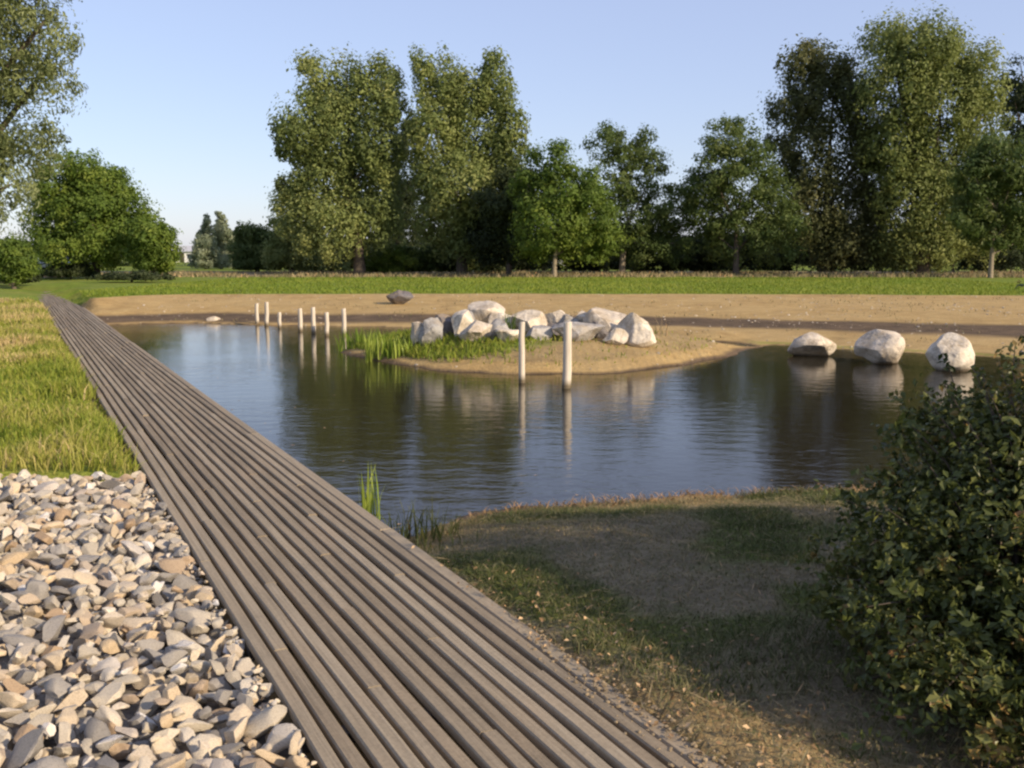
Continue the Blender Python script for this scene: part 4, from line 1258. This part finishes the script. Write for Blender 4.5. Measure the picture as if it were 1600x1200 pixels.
def car(label, paint, loc, rz, van=False, group='parked vehicles on the horizon'):
    root = tag(empty('parked_van' if van else 'parked_car', loc, rz), label, 'van' if van else 'car', group)
    if van:
        prof = [(-2.3, .35), (-2.35, 1.0), (-2.25, 2.0), (1.2, 2.05), (1.75, 1.25), (2.3, 1.05), (2.4, .55), (2.35, .35)]
        shoulder, wtop = 1.25, .80
    else:
        prof = [(-2.1, .35), (-2.15, .75), (-2.05, .98), (-1.75, 1.03), (-1.15, 1.43), (0.25, 1.45), (1.0, 1.0), (1.95, .85), (2.12, .6), (2.1, .35)]
        shoulder, wtop = 1.0, .66
    bm = bmesh.new()
    hw = .88
    def wid(z): return hw if z <= shoulder else hw + (wtop - hw) * (z - shoulder) / (prof[4][1] - shoulder if not van else .8)
    L = [bm.verts.new((x, wid(z), z)) for x, z in prof]
    R = [bm.verts.new((x, -wid(z), z)) for x, z in prof]
    bm.faces.new(L); bm.faces.new(R[::-1])
    for i in range(len(prof)):
        j = (i + 1) % len(prof)
        bm.faces.new((L[i], R[i], R[j], L[j]))
    bmesh.ops.bevel(bm, geom=list(bm.edges), offset=0.05, segments=2, affect='EDGES')
    link('body', bm_mesh('body', bm, paint, False), root)
    def quad(name, pts, mat, off):
        v = [Vector(p) for p in pts]
        nrm = (v[1] - v[0]).cross(v[2] - v[0]).normalized()
        b = bmesh.new()
        a = [b.verts.new(p + nrm * off) for p in v]; c = [b.verts.new(p - nrm * .02) for p in v]
        b.faces.new(a); b.faces.new(c[::-1])
        for i in range(4):
            b.faces.new((a[i], c[i], c[(i + 1) % 4], a[(i + 1) % 4]))
        link(name, bm_mesh(name, b, mat), root)
    if van:
        quad('windscreen', [(1.72, -.72, 1.32), (1.72, .72, 1.32), (1.28, .68, 1.93), (1.28, -.68, 1.93)], M['glass'], .02)
        sw = [(.2, 1.25)]
    else:
        quad('windscreen', [(.95, -.74, 1.03), (.95, .74, 1.03), (.30, .60, 1.41), (.30, -.60, 1.41)], M['glass'], .02)
        quad('rear_window', [(-1.68, .72, 1.07), (-1.68, -.72, 1.07), (-1.2, -.58, 1.40), (-1.2, .58, 1.40)], M['glass'], .02)
    for sgn in (-1, 1):
        z0, z1 = (1.3, 1.8) if van else (1.04, 1.36)
        xs_ = (.25, 1.25, 1.0, .3) if van else (-1.3, .72, .25, -1.0)
        p = [(xs_[0], sgn * wid(z0), z0), (xs_[1], sgn * wid(z0), z0), (xs_[2], sgn * wid(z1), z1), (xs_[3], sgn * wid(z1), z1)]
        if sgn > 0: p = p[::-1]
        quad('side_window', p, M['glass'], .015)
        fx = prof[-2][0]
        quad('headlight', [(fx - .02, sgn * .62 - .16, .62), (fx - .02, sgn * .62 + .16, .62), (fx - .06, sgn * .62 + .16, .78), (fx - .06, sgn * .62 - .16, .78)], M['lamp'], .03)
        for wx in (-1.35, 1.35):
            b = bmesh.new()
            bmesh.ops.create_cone(b, cap_ends=True, segments=20, radius1=.32, radius2=.32, depth=.2, matrix=Matrix.Translation((wx, sgn * .80, .32)) @ Matrix.Rotation(math.pi / 2, 4, 'X'))
            bmesh.ops.create_cone(b, cap_ends=True, segments=12, radius1=.18, radius2=.16, depth=.22, matrix=Matrix.Translation((wx, sgn * .80, .32)) @ Matrix.Rotation(math.pi / 2, 4, 'X'))
            link('wheel', bm_mesh('wheel', b, M['tyre']), root)
    return root
def gpos(px, d):
    q = at(px, 410, d)
    return (q.x, d, gz(q.x, d))
car('dark parked car with bright windscreen facing the boardwalk end', M['car_dark'], gpos(84, 62), math.radians(-62))
car('dark parked car at the left edge beyond the grass', M['car_dark'], gpos(30, 66), math.radians(-80))
car('white van glimpsed under the fresh green tree', M['car_white'], gpos(846, 88), math.radians(10), True)

def house():
    q = at(291, 405, 200)
    root = tag(empty('white_house', (q.x, 200, 0.3)), 'distant low white house in the gap beside the grey spires', 'house')
    bm = bmesh.new()
    bmesh.ops.create_cube(bm, size=1, matrix=Matrix.Translation((0, 0, 1.1)) @ Matrix.Diagonal((7, 5, 2.2, 1)))
    link('wall', bm_mesh('wall', bm, M['plaster']), root)
    bm = bmesh.new()
    P_ = [(-3.8, -2.9, 2.15), (3.8, -2.9, 2.15), (3.8, 2.9, 2.15), (-3.8, 2.9, 2.15), (-3.8, 0, 3.3), (3.8, 0, 3.3)]
    v = [bm.verts.new(p) for p in P_]
    for f in ((0, 1, 5, 4), (2, 3, 4, 5), (1, 2, 5), (3, 0, 4), (0, 3, 2, 1)):
        bm.faces.new([v[i] for i in f])
    link('roof', bm_mesh('roof', bm, M['roof']), root)
    for x0 in (-2.0, 1.6):
        bm = bmesh.new()
        bmesh.ops.create_cube(bm, size=1, matrix=Matrix.Translation((x0, -2.52, 1.25)) @ Matrix.Diagonal((1.1, .08, .9, 1)))
        link('window', bm_mesh('window', bm, M['glass']), root)
    bm = bmesh.new()
    bmesh.ops.create_cube(bm, size=1, matrix=Matrix.Translation((0.0, -2.52, .95)) @ Matrix.Diagonal((.9, .08, 1.9, 1)))
    link('door', bm_mesh('door', bm, M['joist']), root)
house()

# ------------------------------------------------------------------ small stuff on the sand, the bank and the water
def scatter_rocks(name, label, cat, x, y, size, mat, sink=0.3):
    protos = []
    for k in range(6):
        me = rock_mesh('tmp', None, 500 + k, 1, 0.3, 6, (1, .8, .6))
        co = np.empty(len(me.vertices) * 3, dtype=np.float32); me.vertices.foreach_get('co', co)
        fi = np.empty(len(me.polygons) * 3, dtype=np.int32); me.polygons.foreach_get('vertices', fi)
        protos.append((co.reshape(-1, 3), fi.reshape(-1, 3)))
        bpy.data.meshes.remove(me)
    z = np.where((st(x, y)[1] < .60) & (y < 5), 0.0, land(x, y)[0])
    Vs, Fs, va, b = [], [], [], 0
    for i in range(len(x)):
        co, fi = protos[i % 6]
        a = rng.uniform(0, 6.28); c_, s_ = math.cos(a), math.sin(a)
        q = co * size[i]
        Vs.append(np.stack([q[:, 0] * c_ - q[:, 1] * s_ + x[i], q[:, 0] * s_ + q[:, 1] * c_ + y[i], q[:, 2] + z[i] + size[i] * (.6 - sink - .3)], 1))
        Fs.append(fi + b); b += len(co); va.append(np.full(len(fi), rng.random()))
    o = link(name, mesh_np(name, np.concatenate(Vs), [np.concatenate(Fs)], M[mat], False, [('var', 'FACE', 'FLOAT', np.concatenate(va))]))
    tag(o, label, cat, kind='stuff')
rng = np.random.default_rng(77)
M['clod'] = plain('soil_clod', (0.24, 0.18, 0.105), 0.95, 0, 0.4, 30)
x = rng.uniform(-12, 16, 9000); y = rng.uniform(16, 35, 9000)
k = (pond_sd(x, y) > 0.05) & (y < np.interp(x, GX, GY)) & (st(x, y)[1] > .8) & (rng.random(9000) < 0.12 + 0.5 * smooth(.5, .75, vnoise(x, y, .6, 15)))
x, y = x[k], y[k]
scatter_rocks('pebbles', 'scattered pebbles and clods on the sandy banks', 'pebbles', x, y, 0.012 + 0.035 * rng.random(len(x)) ** 3, 'stone_mass')
x, y = scatter(9000, -0.8, 3.2, 2.6, 7.8, lambda x, y: (st(x, y)[1] > .60) & (pond_sd(x, y) > .05))
k = rng.random(len(x)) < 0.25 + 0.75 * smooth(.55, .35, vnoise(x, y, 1.3, 55))
x, y = x[k], y[k]
xs2, ys2 = scatter(9000, 0.0, 1.4, 2.6, 4.8, lambda x, y: (st(x, y)[1] > .40) & (st(x, y)[1] < .62))
k = rng.random(len(xs2)) < smooth(.40, .60, st(xs2, ys2)[1]) * smooth(4.8, 3.2, ys2)
x, y = np.concatenate([x, xs2[k]]), np.concatenate([y, ys2[k]])
scatter_rocks('soil_crumbs', 'crumbs of dry soil on the near bank', 'soil', x, y, 0.003 + 0.010 * rng.random(len(x)) ** 2.5, 'clod', 0.1)
# straw lying flat on the near bank
x, y = scatter(16000, -0.8, 3.2, 2.6, 7.6, lambda x, y: (st(x, y)[1] > .58) & (pond_sd(x, y) > .15))
z = np.where(st(x, y)[1] < .62, 0.004, land(x, y)[0] + rng.uniform(.004, .03, len(x)))
V, Q, va = leaves(np.stack([x, y, z], 1), rng.normal(size=(len(x), 3)) * .16 + np.array([0, 0, 1]), rng.uniform(.03, .13, len(x)), .05, np.clip(rng.normal(.5, .22, len(x)), 0, .97), None, .01)
tag(link('hay_stalks', mesh_np('hay_stalks', V, [Q], M['straw'], False, [('var', 'FACE', 'FLOAT', va)])), 'cut dry stalks lying on the near bank', 'hay', kind='stuff')
# weeds on the far sand
x = rng.uniform(-11, 16, 5000); y = rng.uniform(20, 35, 5000)
k = (pond_sd(x, y) > .2) & (y < np.interp(x, GX, GY)) & (vnoise(x, y, .7, 23) > .60)
x, y = x[k], y[k]
blade_obj('sand_weeds', 'sparse low weeds on the far sand', np.stack([x, y, land(x, y)[0]], 1), rng.uniform(.02, .09, len(x)), rng.uniform(.015, .03, len(x)), rng.uniform(.2, .9, len(x)), np.clip(rng.normal(.5, .2, len(x)), 0, 1), 'straw')
# leaves afloat near the shore and the boardwalk
x = rng.uniform(-9, 5, 3000); y = rng.uniform(6.4, 26, 3000)
sd = pond_sd(x, y)
k = (sd < -.04) & (rng.random(3000) < np.exp(sd / .5) * .4)
x, y = x[k], y[k]
V, Q, va = leaves(np.stack([x, y, np.full(len(x), WATER_Z + .004)], 1), rng.normal(size=(len(x), 3)) * .03 + np.array([0, 0, 1]), rng.uniform(.02, .05, len(x)), .6, None, None, .01)
tag(link('floating_leaves', mesh_np('floating_leaves', V, [Q], M['litter'], False, [('var', 'FACE', 'FLOAT', va)])), 'small dead leaves floating near the shore', 'leaf litter', kind='stuff')
